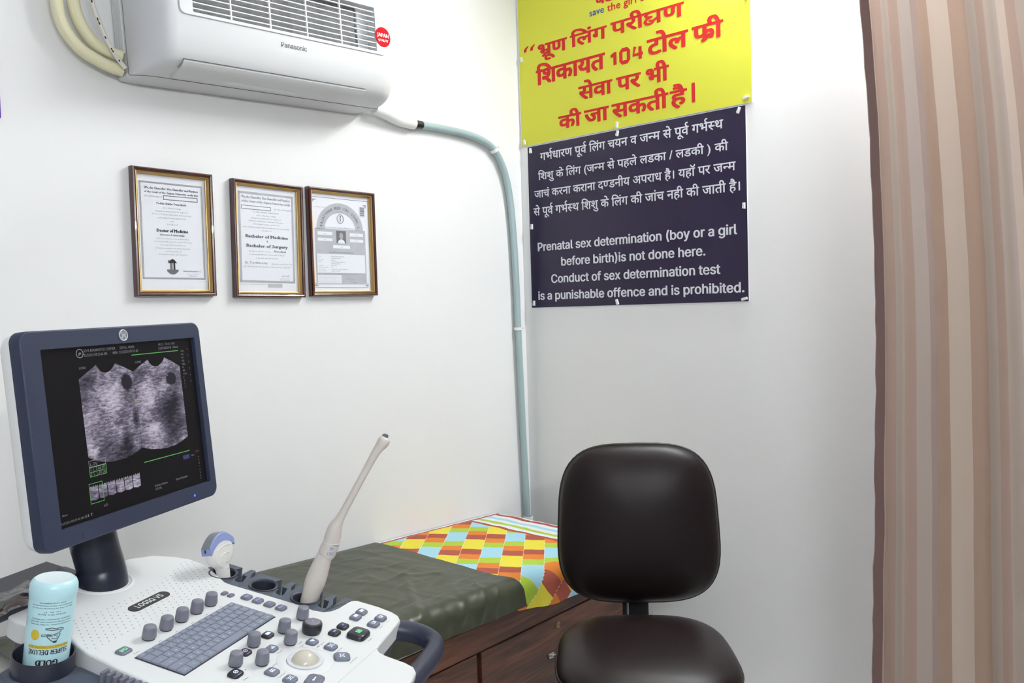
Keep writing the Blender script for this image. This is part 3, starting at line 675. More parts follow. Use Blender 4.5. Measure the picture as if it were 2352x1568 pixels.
def d2(mb, P, rect, box, txt):
    box(.03, .045, .955, .915, .030, 4); box(.03, .045, .955, .915, .004, 3); box(.055, .063, .93, .898, .004, 3)
    txt('We, the Chancellor, Vice Chancellor and Members', .492, .105, .025, 3, width=.82, bold=BB); txt('of the Court of the Gujarat University certify', .492, .145, .023, 3, width=.82, bold=BB)
    rect(.075, .175, .565, .212, 0); box(.075, .175, .565, .212, .008, 2); txt('that the withinsigned', .77, .197, .014, 3, width=.30, shear=.3)
    for s, v, wd in (('Poddar Shikha Omprakash', .238, .43), ('of B. J. Medical College', .270, .33), ('having been examined for the degree of', .298, .50), ('Bachelor of Medicine / Bachelor of Surgery', .326, .58), ('and adjudged to have passed in the', .354, .44), ('same, having undergone the prescribed period of internship', .386, .78), ('the degree of', .415, .16),
                    ('has been conferred on her at', .618, .36), ('on the twenty fifth day of the month of August', .648, .60), ('in the year two thousand five,', .682, .38), ('whereof are set the Seal of the', .735, .36), ('said University and the Signature of the said Vice Chancellor', .766, .80)):
        txt(s, .48 if wd != .36 else (.36 if v < .7 else .73), v, .0135, 3, width=wd, shear=.35)
    BX = [(-.09, 0), (-.045, 0), (0, 0), (.045, 0), (.09, 0)]
    txt('Bachelor of Medicine', .49, .482, .030, 2, width=.72, bold=BX, shear=.05); txt('&', .49, .522, .022, 2); txt('Bachelor of Surgery', .49, .573, .030, 2, width=.70, bold=BX, shear=.05)
    txt('Ahmedabad', .70, .615, .022, 2, width=.21); txt('In Testimony', .30, .733, .024, 3, width=.37, bold=BB)
    txt('gfr moulder', .79, .852, .016, 2, width=.13, shear=.5); rect(.69, .868, .865, .870, 3); txt('Vice Chancellor', .775, .888, .010, 2, width=.17, shear=.3)
    txt('Marks of conduct, enrolment number and date of registration', .245, .936, .007, 2, width=.43); rect(.48, .925, .73, .962, 4); txt('Gujarat Univ.', .86, .945, .006, 3, width=.16)
t, pw, ph = cert(-1.269, -1.0395, 1.5235, 1.853, 'middle framed certificate on the wall, lettered Bachelor of Medicine and Bachelor of Surgery', -.75); paper(t, pw, ph, d2)
def d3(mb, P, rect, box, txt):
    rect(.0, .032, 1, .036, 1); rect(.02, .968, .96, .972, 1)
    for u0, v0, su, sv in ((.02, .055, 1, 1), (.96, .075, -1, 1), (.02, .955, 1, -1), (.96, .955, -1, -1)):
        for k in range(2): rect(min(u0, u0+su*.055), min(v0+sv*k*.008, v0+sv*(k*.008+.004)), max(u0, u0+su*.055), max(v0+sv*k*.008, v0+sv*(k*.008+.004)), 2); rect(min(u0+su*k*.012, u0+su*(k*.012+.006)), min(v0, v0+sv*.032), max(u0+su*k*.012, u0+su*(k*.012+.006)), max(v0, v0+sv*.032), 2)
    cx, cy = P(.485, .365); ro, ri = .41*pw, .27*pw; zo = .285*ph; zi = .180*ph; n = 36; v = []
    for k in range(n+1):
        a = PI*k/n; v += [(cx+ro*math.cos(a), cy+zo*math.sin(a), .0043), (cx+ri*math.cos(a), cy+zi*math.sin(a), .0043)]
    mb.add(v, [(2*k, 2*k+2, 2*k+3, 2*k+1) for k in range(n)], 4)
    s = 'RAJASTHAN MEDICAL COUNCIL'; rm, zm = .335*pw, .232*ph
    for k, ch in enumerate(s):
        if ch == ' ': continue
        a = math.radians(170-160*k/(len(s)-1)); px, py = cx+rm*math.cos(a), cy+zm*math.sin(a); rot = math.atan2(zm*math.cos(a), rm*math.sin(a)); rot = -math.atan2(math.cos(a)*zm, math.sin(a)*rm)
        T = Matrix.Translation((px, py, .0046)) @ Matrix.Rotation(rot, 4, 'Z'); word(mb, ch, 0, -.004, .0088, 2, 0, .9, 'c', BB, False, 1, 0, None, T)
    txt('JAIPUR', .485, .178, .014, 3, width=.12)
    x, y = P(.49, .245)
    mb.tube([(x+.0125*math.cos(2*PI*k/28), y+.0135*math.sin(2*PI*k/28), .0044) for k in range(28)], .0012, 4, 3, closed=True)
    mb.tube([(x+.0088*math.cos(2*PI*k/28), y+.0095*math.sin(2*PI*k/28), .0044) for k in range(28)], .0003, 4, 3, closed=True)
    mb.tube([(x+.0022*math.sin(k*.9), y+.009-k*.0013, .0046) for k in range(14)], .0006, 4, 1); mb.box((x, y, .0045), (.0007, .017, .0003), 1)
    txt('Sardar Patel Marg, C-Scheme, JAIPUR (Rajasthan)', .485, .345, .010, 2, width=.52)
    rect(.045, .355, .93, .935, 4); box(.045, .355, .93, .935, .004, 3)
    rect(.41, .37, .58, .502, 5, .0046)
    px, py = P(.495, .425); mb.add([(px+.0072*math.cos(2*PI*k/20), py+.0105*math.sin(2*PI*k/20), .0049) for k in range(20)], [tuple(range(20))], 3)
    px, py = P(.495, .502); mb.add([(px+.0135*math.cos(PI*k/14), py+.0125*math.sin(PI*k/14), .0048) for k in range(15)], [tuple(range(15))], 0)
    for u0, v0, u1, v1, s in ((.085, .385, .345, .425, 'Ra/Raj'), (.085, .450, .345, .487, '27005'), (.645, .385, .895, .425, '24017'), (.645, .450, .895, .487, '28/09/07'), (.345, .520, .65, .560, '6390')):
        rect(u0, v0, u1, v1, 0, .0045); box(u0, v0, u1, v1, .003, 3, .0046); txt(s, (u0+u1)/2, v1-.012, .011, 3)
    txt('Certificate of Registration', .49, .607, .018, 2, width=.44, shear=.35)
    rect(.065, .615, .915, .818, 0, .0045); box(.065, .615, .915, .818, .003, 3, .0046)
    for k, (a, b) in enumerate((('Name', 'PODDAR SHIKHA OMPRAKASH'), ('S/o', 'OMPRAKASH PODDAR'), ('Date of Birth', '16/03/1980'), ('Address', '176, SHIVAM VILLA, SCHEME NO. 2'), ('', 'ALWAR, RAJASTHAN'), ('Qualification', 'M.B.B.S. & M.D.'), ('Month & Year of Passing', '2007'), ('Name of College', 'B. J. MEDICAL COLLEGE, AHMEDABAD'), ('Name of University', 'GUJARAT UNIVERSITY'))):
        v = .648+k*.019
        if a: txt(a, .085, v, .0085, 2, 'l')
        txt(b, .30, v, .0085, 2, 'l')
    txt('Registered under the provisions of the Rajasthan Medical Act and entitled to practise', .45, .830, .007, 2, width=.78)
    rect(.068, .838, .475, .925, 0, .0045)
    for k in range(6): txt('renewal of registration must be sought before expiry', .27, .851+k*.0135, .006, 3, width=.38)
    txt('Sharma', .63, .885, .018, 3, width=.16, shear=.5); txt('Registrar', .71, .922, .009, 2)
    rect(.835, .095, .935, .205, 0, .0048); rect(.845, .10, .93, .20, 4, .0049); txt('STAMP', .887, .155, .018, 2, width=.085, z=.0052)
    for k in range(5): rect(.85, .105+k*.02, .925, .112+k*.02, 2, .005)
    txt('19 SEP 2007', .14, .140, .010, 3, width=.19)
t, pw, ph = cert(-1.0175, -.764, 1.526, 1.8555, 'right framed certificate on the wall, with grey arch and small portrait', 0); paper(t, pw, ph, d3)

# ================================================================== ultrasound machine (its own frame: X along the keyboard, Y away from the operator, Z out of the tilted panel)
KC = Vector((0.8701, -1.8496, 0.9614))
PX, PY, PZ = Vector((-0.3873, 0.9219, 0.0121)), Vector((-0.9046, -0.3825, 0.1883)), Vector((0.1782, 0.0620, 0.9820))
MP = frame(KC, PX, PY, PZ); MPI = MP.inverted()
us = thing('ultrasound_machine', 'white and slate ultrasound machine with monitor, keyboard and trackball', 'ultrasound machine', MP)
# console top
out = [(.156, .306), (.194, .284), (.213, .252), (.222, .222), (.219, .190), (.208, .160), (.190, .128), (.178, .106), (.1765, .09), (.179, -.041), (.176, -.083), (.180, -.099), (.190, -.108), (.207, -.113), (.240, -.1155), (.250, -.118), (.256, -.126), (.2565, -.171), (.252, -.200), (.245, -.216), (.232, -.226), (.200, -.2295), (.130, -.237), (.117, -.240), (.109, -.248), (.1055, -.262), (.103, -.298), (.098, -.315), (.086, -.325), (.06, -.330), (-.07, -.330), (-.098, -.322), (-.115, -.305), (-.140, -.20), (-.152, -.09), (-.154, -.020), (-.148, .040), (-.143, .076), (-.139, .107), (-.130, .135), (-.119, .160), (-.117, .20), (-.125, .232), (-.128, .258), (-.122, .283), (-.104, .298), (-.065, .306), (0, .310), (.08, .312)]
def panel_pts():
    """speaker perforations: staggered rows"""
    poly = [(-.135, .105), (-.075, .100), (-.02, .108), (.03, .108), (.09, .110), (.165, .108), (.185, .13), (.215, .215), (.195, .222), (.10, .19), (.0, .192), (-.075, .205), (-.108, .175)]
    def inside(x, y):
        c = False; j = len(poly)-1
        for i in range(len(poly)):
            (xi, yi), (xj, yj) = poly[i], poly[j]
            if (yi > y) != (yj > y) and x < (xj-xi)*(y-yi)/(yj-yi)+xi: c = not c
            j = i
        return c
    r = []
    for a in range(-14, 26):
        for b in range(0, 14):
            x, y = a*.0128+(.0064 if b % 2 else 0), .100+b*.0098
            if inside(x, y) and not (-.012 < x < .092 and .140 < y < .170): r.append((x, y))
    return r
mb = MB(); mb.prism(out, -.034, 0)
con = mb.build('console_panel', M['console'], us, bevel=.0035, seg=3, smooth=30)
mb = MB()
for x, y in panel_pts(): mb.add([(x+.0011*math.cos(2*PI*k/8), y+.0011*math.sin(2*PI*k/8), .0002) for k in range(8)], [tuple(range(8))])
tag(mb.build('speaker_perforation', M['dot'], us), kind='stuff')
mb = MB()
for a, b in (((.119, -.2385), (-.13, -.2385)), ((.119, -.2385), (.1195, -.2400))):
    d = (Vector((b[0]-a[0], b[1]-a[1]))).normalized(); nx, ny = -d.y*.0004, d.x*.0004
    mb.add([(a[0]+nx, a[1]+ny, .0002), (b[0]+nx, b[1]+ny, .0002), (b[0]-nx, b[1]-ny, .0002), (a[0]-nx, a[1]-ny, .0002)], [(0, 1, 2, 3)])
mb.build('panel_seam', M['seam'], us)
# underside shell
und = [(x*.93+.002, y*.95-.005) for x, y in out]
MB().prism(und, -.085, -.0345, top=[(x*.97+.001, y*.975-.002) for x, y in out]).build('underside_shell', M['slate2'], us, smooth=30)
# name badge
mb = MB(); K = [(.0402+p[0], .1555+p[1]) for p in rr(.088, .0215, .0107, 8)]
mb.prism(K, .0, .0012); nb = mb.build('name_badge', M['black'], us); tag(nb, 'black oval badge with white lettering')
mb = MB(); word(mb, 'LOGIQ V5', .0402, .1503, .0108, z=.0014, cond=.86, bold=B1); mb.build('badge_lettering', M['white'], nb)
# keyboard
kb = MB().box((0, 0, .0004), (.2275, .0905, .0012)).build('keyboard', M['keybed'], us)
rows = [(.0105, 15, None), (.0155, 14, "`1234567890-="), (.0155, 14, "\tQWERTYUIOP[]"), (.0155, 13, "\tASDFGHJKL;'"), (.0155, 13, "\tZXCVBNM,./"), (.0155, 9, None)]
keys = []; leg = MB(); y = .0442
spec = [[1]*15, [1]*13+[1.6], [1.5]+[1]*12+[1.1], [1.8]+[1]*11+[1.8], [2.3]+[1]*10+[1.2, 1.2], [1.2, 1.2, 1.2, 1.2, 4.9, 1.1, 1.1, 1.1, 1.4]]
names = [['Esc']+['F%d' % k for k in range(1, 13)]+['Del', 'Prt'], list('`1234567890-=')+['Back'], ['Tab']+list('QWERTYUIOP[]')+['\\'], ['Caps']+list("ASDFGHJKL;'")+['Enter'], ['Shift']+list('ZXCVBNM,./')+['Up', 'Shift'], ['Ctrl', 'Fn', 'Del', 'Alt', '', 'Alt', 'Left', 'Down', 'Right']]
kcache = {}
for (h, n, _), sp_, nm in zip(rows, spec, names):
    tot = sum(sp_); x = -.1125
    for w_, lab in zip(sp_, nm):
        w = w_/tot*.225; key = (round(w, 5), h)
        if key not in kcache:
            a = MB().prism(rr(w-.0009, h-.0009, .0008, 2), .001, .0036, top=rr(w-.0019, h-.0022, .0008, 2))
            o = a.build('key', M['key'], kb, smooth=30); kcache[key] = o
        else: o = kcache[key].copy(); C.objects.link(o)
        o.location = (x+w/2, y-h/2, 0)
        if lab:
            hh = .0030 if len(lab) == 1 else .0019
            word(leg, lab, x+w/2-(.0012 if len(lab) == 1 else 0), y-h*.5-(.0026 if h > .012 else .001), hh, z=.0038, bold=BB, font=False)
        x += w
    y -= h
leg.build('key_legend', M['legend'], kb)
# knobs
def knob(x, y, name='control_knob'):
    mb = MB(); mb.lathe([(.0092, 0), (.0092, .0018)], 28, 1); mb.lathe([(.0094, .0018), (.0108, .0036), (.0106, .0075), (.0097, .0185), (.0092, .0206), (.0080, .0215), (.003, .0218)], 28, 0)
    o = mb.build(name, [M['knob'], M['black']], us, smooth=45); o.location = (x, y, 0); return o
k0 = None
for x, y in ((-.0575, .069), (-.0195, .069), (.0165, .069), (.053, .069), (.0895, .069), (.0135, -.0725), (-.0505, -.086), (-.0255, -.1155), (.0785, -.0855), (.0515, -.1155), (.1355, -.0845)):
    if k0 is None: k0 = knob(x, y)
    else: o = k0.copy(); C.objects.link(o); o.location = (x, y, 0)
mb = MB(); mb.lathe([(.0150, 0), (.0155, .0015), (.0163, .003), (.0168, .006), (.0166, .015), (.0156, .0172), (.0135, .0178)], 36)
bk = mb.build('large_knob', M['knobdark'], us, smooth=45); bk.location = (.104, -.1225, 0)
MB().lathe([(.0128, .0172), (.0125, .0186), (.0105, .0196), (.003, .0199)], 32).build('knob_cap', M['knob'], bk, smooth=45)
mb = MB(); word(mb, 'B', 0, -.0015, .003, z=.0201, font=False); mb.build('knob_lettering', M['legend'], bk)
# push buttons
def button(x, y, w, h, m, sym=None, sm=None, rot=0, ht=.0042, poly=None, sc=1.0):
    a = poly or rr(w, h, min(w, h)*.28, 4)
    b_ = [(p*.90, q*.88) for p, q in a]; c_ = [(p*.80, q*.76) for p, q in a]
    mb = MB(); mb.rings([[(p, q, 0) for p, q in a], [(p, q, ht*.55) for p, q in a], [(p, q, ht*.9) for p, q in b_], [(p, q, ht) for p, q in c_]])
    o = mb.build('push_button', M[m], us, smooth=50, fix=True); o.location = (x, y, 0); o.rotation_euler = (0, 0, math.radians(rot))
    if sym:
        mb = MB(); z = ht+.0002
        def q(x0, y0, x1, y1): mb.add([(x0*sc, y0*sc, z), (x1*sc, y0*sc, z), (x1*sc, y1*sc, z), (x0*sc, y1*sc, z)], [(0, 1, 2, 3)])
        def fr(x0, y0, x1, y1, t): q(x0, y0, x1, y0+t); q(x0, y1-t, x1, y1); q(x0, y0, x0+t, y1); q(x1-t, y0, x1, y1)
        if sym == 'box': fr(-.0042, -.003, .0042, .003, .0011); q(-.0012, -.0014, .001, .0012)
        elif sym == 'screen': q(-.0046, -.003, .0046, .003)
        elif sym == 'half': fr(-.0044, -.003, .0044, .003, .0009); q(.0002, -.003, .0044, .003)
        elif sym == 'tri':
            mb.tube([((.0048*math.sin(2*PI*k/3+PI))*sc, (.0036*math.cos(2*PI*k/3+PI))*sc, z) for k in range(3)], .0007, 4, closed=True); q(-.0006, -.0012, .0012, .0012)
        elif sym == 'ring': mb.tube([(.0036*math.cos(2*PI*k/14)*sc, .003*math.sin(2*PI*k/14)*sc, z) for k in range(14)], .0006, 4, closed=True); q(-.0022, -.0004, .0022, .0004)
        elif sym == 'wave':
            for k in range(3): q(-.004+k*.003, -.003, -.0026+k*.003, -.001+k*.002)
            q(-.004, -.0036, .0044, -.0028)
        elif sym == 'cross':
            fr(-.0036, -.003, .0036, .003, .0008)
            for sx in (-1, 1):
                for sy in (-1, 1): q(sx*.0042-.0008, sy*.0034-.0008, sx*.0042+.0008, sy*.0034+.0008)
            q(-.001, -.0008, .001, .0008)
        elif sym == 'pause': fr(-.0052, -.0042, .0052, .0042, .0009); q(-.0026, -.0022, -.0006, .0022); q(.0006, -.0022, .0026, .0022)
        elif sym == 'arrow': q(-.003, -.0006, .0054, .0012); mb.add([(-.003, -.0018, z), (-.003, .0026, z), (-.0064, .0003, z)], [(0, 2, 1)])
        elif sym == 'power': K = lat('I/O', False); lay(mb, K, -.0062, .0062, -.0030, .0062, K.bounds()[3], z=z, bold=B1)
        else: word(mb, sym, 0, -.0016*sc, .0034*sc, z=z, bold=BB, font=False)
        mb.build('button_symbol', M[sm], o)
    return o
for x, y in ((.1365, .0765), (.1365, .0630)): button(x, y, .0135, .0095, 'btn', ht=.0032)
for y, s in zip((.0365, .0130, -.0110, -.0350), ('New', 'Preset', 'R', 'Report')): button(.146, y, .0185, .0180, 'btn', s, 'blue')
button(.051, -.073, .019, .017, 'btndark', 'screen', 'cyan', ht=.005)
button(.0185, -.103, .019, .018, 'btn', 'wave', 'cyan'); button(-.0135, -.0765, .018, .018, 'btndark', 'ring', 'blue')
button(-.0725, -.1025, .021, .019, 'btndark', 'ring', 'cyan', ht=.005); button(-.039, -.143, .020, .020, 'btn', 'box', 'cyan')
button(-.042, -.1765, .020, .020, 'btn', 'cross', 'cyan'); button(-.025, -.2075, .032, .026, 'btn', 'arrow', 'cyan', rot=10)
button(.073, -.143, .019, .018, 'btn', 'tri', 'cyan'); button(.076, -.176, .020, .020, 'btn', 'cross', 'cyan'); button(.0585, -.2065, .024, .026, 'btn', 'cross', 'cyan', rot=35)
button(.148, -.157, .0195, .0185, 'btndark', 'CF', 'blue', ht=.005); button(.120, -.157, .0195, .0185, 'btndark', 'PW', 'blue', ht=.005)
button(.214, -.157, .0205, .0185, 'btn', 'screen', 'cyan', ht=.005); button(.1905, -.158, .0205, .0185, 'btn', 'screen', 'cyan', ht=.005)
button(.213, -.196, .0205, .0195, 'btn', 'half', 'cyan', ht=.005); button(.186, -.196, .0205, .0195, 'btn', 'half', 'cyan', ht=.005)
fb = button(.137, -.193, .036, .033, 'btndark', 'pause', 'green', ht=.0085); tag(fb, 'large dark button with green symbol')
pb = button(-.108, .0705, .022, .0185, 'btn', 'power', 'green', ht=.0034); tag(pb, 'power button with green symbol')
# trackball
mb = MB(); mb.lathe([(.0435, .0001), (.0425, .0006), (.0290, .0004)], 48, 1, cap=(False, False)); mb.lathe([(.0282, .0004), (.0278, .0022), (.0225, .0026), (.0205, .0010), (.0205, -.004)], 48, 0, cap=(False, False))
tb = mb.build('trackball_ring', [M['ring'], M['console']], us, smooth=40); tb.location = (.0185, -.1635, 0)
mb = MB(); R_ = .0222; mb.lathe([(R_*math.sin(PI*k/24), -.0068+R_*math.cos(PI*k/24)) for k in range(1, 24)], 36); mb.build('trackball', M['ball'], tb, smooth=60)
# small printed captions
mb = MB()
for s, x, y in (('Power', -.100, .0525), ('M', -.053, -.1075), ('PW', .010, -.0925), ('Active', -.0735, -.1225), ('Body Pattern', -.0165, -.1345), ('Measure', .0205, -.1185), ('Comment', -.037, -.160), ('Clear', -.045, -.193), ('Width', .054, -.1365), ('Depth', .062, -.129), ('M/D Cursor', .0755, -.159), ('Scan Area', .078, -.192), ('Set / B Pause', .062, -.227), ('CF', .148, -.100), ('Store', .213, -.212), ('Print', .186, -.212), ('Freeze', .137, -.217)):
    word(mb, s, x, y, .0030, z=.0003, font=False)
for x in (-.0545, -.0165, .0195, .056, .0925): mb.box((x, .0505, .0002), (.006, .0008, .0002))
mb.build('panel_caption', M['greyink'], us)

# probe rack along the right side: a comb with three round wells
# the rack is one body: base strip + blocks, each an upright prism; every well is a hole with a raised lip
rk = MB(); ZT, ZB = -.0012, -.060
strip = [(.170, .160), (.205, .168), (.205, -.1125), (.190, -.1075), (.180, -.098), (.171, -.083), (.174, -.041), (.171, .09), (.173, .106)]
def well_block(cy):
    """C-shaped block round a well, open towards the slot beside it"""
    n = 40; sec = []
    for k in range(n+1):
        a = math.radians(-16+(282+16)*k/n); c, s_ = math.cos(a), math.sin(a)
        lx = .0425 if c > 0 else .0385; ly = .0365 if s_ > 0 else .0290
        t = min(lx/abs(c) if abs(c) > 1e-6 else 9, ly/abs(s_) if abs(s_) > 1e-6 else 9)
        o = (.2085+t*c, cy+t*s_); i = (.2085+.0218*c, cy+.0218*s_)
        sec.append([(o[0], o[1], ZB), (o[0], o[1], ZT), (i[0], i[1], ZT), (i[0], i[1], ZB)])
    rk.rings(sec)
for cy in (.134, .045, -.044):
    well_block(cy)
    rk.prism([(.170, cy-.027), (.170, cy-.0545), (.2000, cy-.0545), (.1945, cy-.0490), (.1925, cy-.0430), (.1945, cy-.0370), (.2000, cy-.0325), (.213, cy-.0300), (.2145, cy-.027)], ZB, ZT)
    fy = cy-.0530
    rk.prism([(.1945, cy-.0545), (.1955, cy-.0510), (.2030, cy-.0495), (.2235, cy-.0420), (.2240, cy-.0320), (.2260, cy-.0300), (.2510, cy-.0300), (.2540, cy-.0320), (.2540, cy-.0395), (.2515, cy-.0415), (.2360, cy-.0430), (.2250, cy-.0490), (.2150, cy-.0545)], ZB, ZT+.0002)
rk.prism([(.192, .165), (.2145, .1725), (.2145, .168), (.192, .162)], ZB, ZT-.0003)
rk.prism([(.170, -.083), (.180, -.098), (.190, -.1075), (.207, -.1125), (.240, -.1150), (.2555, -.1170), (.2555, -.1010), (.235, -.1010), (.205, -.1015), (.198, -.0990), (.170, -.0960)], ZB, ZT-.0002)
rk.prism([(.172, -.110), (.250, -.110), (.250, .165), (.172, .160)], -.064, -.040, 1)
rko = rk.build('probe_rack', [M['slate'], M['slate2']], us, fix=True); tag(rko, 'slate rack with round wells for the probes')
for cy in (.134, .045, -.044):
    mb = MB(); mb.rings([[(.2085+r*math.cos(2*PI*k/40), cy+r*math.sin(2*PI*k/40), z) for k in range(40)] for r, z in ((.0268, ZT), (.0268, ZT+.0014), (.0255, ZT+.0020), (.0222, ZT+.0006), (.0205, -.010), (.0190, -.058))], cap=(False, True))
    mb.build('well_cup', M['slate2'], rko, smooth=40, fix=True)
# side handle
hp_ = [(.215, -.190, -.024), (.238, -.222, -.024), (.2475, -.250, -.024), (.2455, -.275, -.0245), (.232, -.2955, -.025), (.205, -.306, -.0255), (.165, -.3105, -.026), (.115, -.3130, -.026), (.07, -.315, -.026)]
MB().tube(spline(hp_, 6), .0185, 18, flat=.92).build('side_handle', M['handle'], us, smooth=60)
mb = MB().prism([(.085, -.235), (.20, -.20), (.235, -.17), (.235, -.12), (.14, -.12), (.05, -.22)], -.075, -.034); mb.build('side_bracket', M['slate2'], us, bevel=.006)

# gel cup, side tray and slide controls on the left
GC = Vector((-.1715, .156, 0))
mb = MB(); mb.rings([[(GC.x+r*math.cos(2*PI*k/40), GC.y+r*math.sin(2*PI*k/40), z) for k in range(40)] for r, z in ((.040, -.10), (.0425, -.045), (.0420, -.030), (.0420, .0), (.0412, .0025), (.0395, .0020), (.0387, -.002), (.0387, -.0535))], cap=(True, True))
mb.build('gel_cup', M['slate2'], us, smooth=40)
ty = [(-.136, .118), (-.150, .150), (-.185, .200), (-.213, .196), (-.222, .165), (-.215, .10), (-.205, .02), (-.200, -.10), (-.150, -.10), (-.148, -.02), (-.139, .076)]
mb = MB().prism(ty, -.095, -.024); mb.build('side_tray', M['slate'], us, bevel=.006, seg=3, smooth=30)
mb = MB().prism([(-.152, .108), (-.185, .112), (-.208, .10), (-.203, .0), (-.198, -.09), (-.168, -.09), (-.166, .058), (-.150, .070)], -.026, -.0215); mb.build('tray_lid', M['slate'], us, bevel=.002)
for k in range(8):
    mb = MB().prism(rr(.0175, .0068, .0022, 3), -.020, .0035, top=rr(.0150, .0056, .002, 3)); o = mb.build('slide_control', M['btn'], us, smooth=30); o.location = (-.1610, .0535-k*.01135, -.004)

# rear shelf seen past the bottle
mb = MB().prism([(-.36, .335), (.052, .335), (.052, .395), (-.36, .395)], -.010, .006); mb.build('rear_shelf', M['slate2'], us, bevel=.003)
MB().tube([(-.36, .300, .004), (-.12, .300, .004), (.0, .302, .002), (.03, .318, 0), (.034, .34, -.002)], .017, 16).build('rear_rail', M['neck'], us, smooth=60)

# monitor arm
npts = [(.053, .268, -.012), (.0535, .270, .004), (.0545, .276, .024), (.050, .284, .050), (.045, .290, .076), (.041, .292, .105), (.040, .288, .145), (.042, .280, .18)]
MB().tube(spline(npts, 5), spl1([.0425, .0415, .0390, .0385, .0385, .0360, .034, .034], 5), 28, up=Vector((0, 1, 0))).build('monitor_arm', M['neck'], us, smooth=60)
mb = MB(); mb.rings([[(.053+r*math.cos(2*PI*k/40), .268+r*math.sin(2*PI*k/40), z) for k in range(40)] for r, z in ((.0535, -.0015), (.0500, .0014), (.0470, .0018), (.0450, .0004), (.0445, -.006))], cap=(False, False)); mb.build('arm_collar', M['console'], us, smooth=40)

# monitor
SC = Vector((0.692, -1.8766, 1.2945)); SX = PX; SY = Vector((-0.0648, -0.0403, 0.9971)); SZ = Vector((0.9197, 0.3854, 0.0754))
TM = MPI @ frame(SC, SX, SY, SZ)
def bow(P): return [(x-.008 if False else x, y+(.0035*(1-(x/.19)**2) if y > 0 else -.002*(1-(x/.19)**2))) for x, y in P]
def scl(P, a, b, dx=0, dy=0): return [(x*a+dx, y*b+dy) for x, y in P]
ou = [(x-.0085, y) for x, y in bow(rr(.394, .331, .017, 6))]
inn = rr(.341, .273, .002, 6)
mon = MB()
hs = [(1.0, -.0125), (.992, -.020), (.975, -.034), (.94, -.046), (.86, -.054), (.55, -.060), (.46, -.085), (.40, -.095)]
mon.rings([[(x, y, z) for x, y in scl(ou, k, k if k > .8 else k*.9, 0, -.01 if k < .8 else 0)] for k, z in hs])
mono = mon.build('monitor', M['white'], us, smooth=40, fix=True); mono.matrix_basis = TM
mb = MB()
mb.rings([[(x, y, -.0135) for x, y in ou], [(x, y, .003) for x, y in ou], [(x*.995-.0001, y*.995, .0056) for x, y in ou], [(x*.985-.0002, y*.985, .0068) for x, y in ou], [(x, y, .0068) for x, y in scl(inn, 1.004, 1.005)], [(x, y, .005) for x, y in inn], [(x, y, -.0012) for x, y in inn]], cap=(False, False))
bz = mb.build('bezel', M['bezel'], mono, smooth=25, fix=True)
scr = MB().box((0, 0, -.0022), (.346, .278, .002)).build('screen', M['screen'], mono)
SW, SH = .338, .270
def sp(u, v, z=0): return (-SW/2+u*SW, SH/2-v*SH, -.0010+z)
mb = MB(); mb.uv = []
def spoly(P, mi, z=.0001):
    mb.add([sp(u, v, z) for u, v in P], [tuple(range(len(P)-1, -1, -1))], mi); mb.uv += list(P)
fan1 = [(.316, .109), (.328, .133), (.345, .153), (.368, .161), (.390, .157), (.408, .145), (.424, .128), (.435, .110), (.490, .140), (.548, .176), (.548, .665), (.50, .686), (.44, .702), (.368, .706), (.30, .695), (.25, .675), (.207, .646), (.205, .183), (.26, .145)]
fan2 = [(.657, .110), (.668, .133), (.685, .153), (.709, .161), (.732, .157), (.752, .143), (.768, .127), (.780, .108), (.835, .140), (.890, .178), (.890, .663), (.84, .685), (.786, .700), (.73, .705), (.677, .701), (.61, .688), (.550, .663), (.549, .176), (.60, .142)]
spoly(fan1, 0); spoly(fan2, 0, .00015)
def srect(u0, v0, u1, v1, mi, z=.0002): spoly([(u0, v0), (u1, v0), (u1, v1), (u0, v1)], mi, z)
def sbox(u0, v0, u1, v1, mi, t=.003): srect(u0, v0, u1, v0+t, mi); srect(u0, v1-t, u1, v1, mi); srect(u0, v0, u0+t*.8, v1, mi); srect(u1-t*.8, v0, u1, v1, mi)
srect(.550, .069, .890, .0735, 2); srect(.552, .758, .893, .7625, 2)
for k in range(6):
    u = .192+k*.054
    P = [(u, .822+.004*(k % 2)), (u+.010, .815), (u+.016, .824), (u+.023, .812), (u+.030, .825), (u+.037, .815), (u+.043, .822), (u+.049, .813), (u+.0505, .895), (u+.03, .903), (u+.001, .896)]
    spoly(P, 0, .00012)
sbox(.190, .800, .271, .919, 2); sbox(.204, .667, .306, .706, 1); sbox(.204, .706, .306, .763, 2); srect(.204, .734, .306, .737, 2)
def stxt(s, u, v, h, mi, al='l', wd=None, bold=None):
    x, y, _ = sp(u, v); n = len(mb.v)
    K = lat(s, True, 1)
    if wd: lay(mb, K, x, x+wd*SW, y, h*SH, capheight(), mi, -.0007, bold)
    else: word(mb, s, x, y, h*SH, mi, -.0007, 1, al, bold, True, 1)
    mb.uv += [(0, 0)]*(len(mb.v)-n)
stxt('SIYA DIAGNOSTIC CENTER', .252, .026, .015, 1, wd=.195); stxt('31/12/16 08:21:46 AM', .252, .053, .015, 1, wd=.14)
stxt('GOYAL, HEMA', .478, .026, .015, 1, wd=.097); stxt('ADM   31/12/16 09:37:45', .428, .053, .015, 1, wd=.170)
stxt('MI 1.1  TIs 0.6  E8C', .747, .026, .014, 1, wd=.125); stxt('12/8 OB/GYN   Pelvis', .744, .052, .014, 1, wd=.150)
for k in range(12): stxt(('CHI', 'Frq', 'Gn', 'S/A', 'Map', 'D', 'DR', 'AO%', 'F', '1', '2', '3')[k], .912, .082+k*.0225, .011, 1)
for k in range(6): stxt(str(k), .963, .07+k*.045, .010, 1)
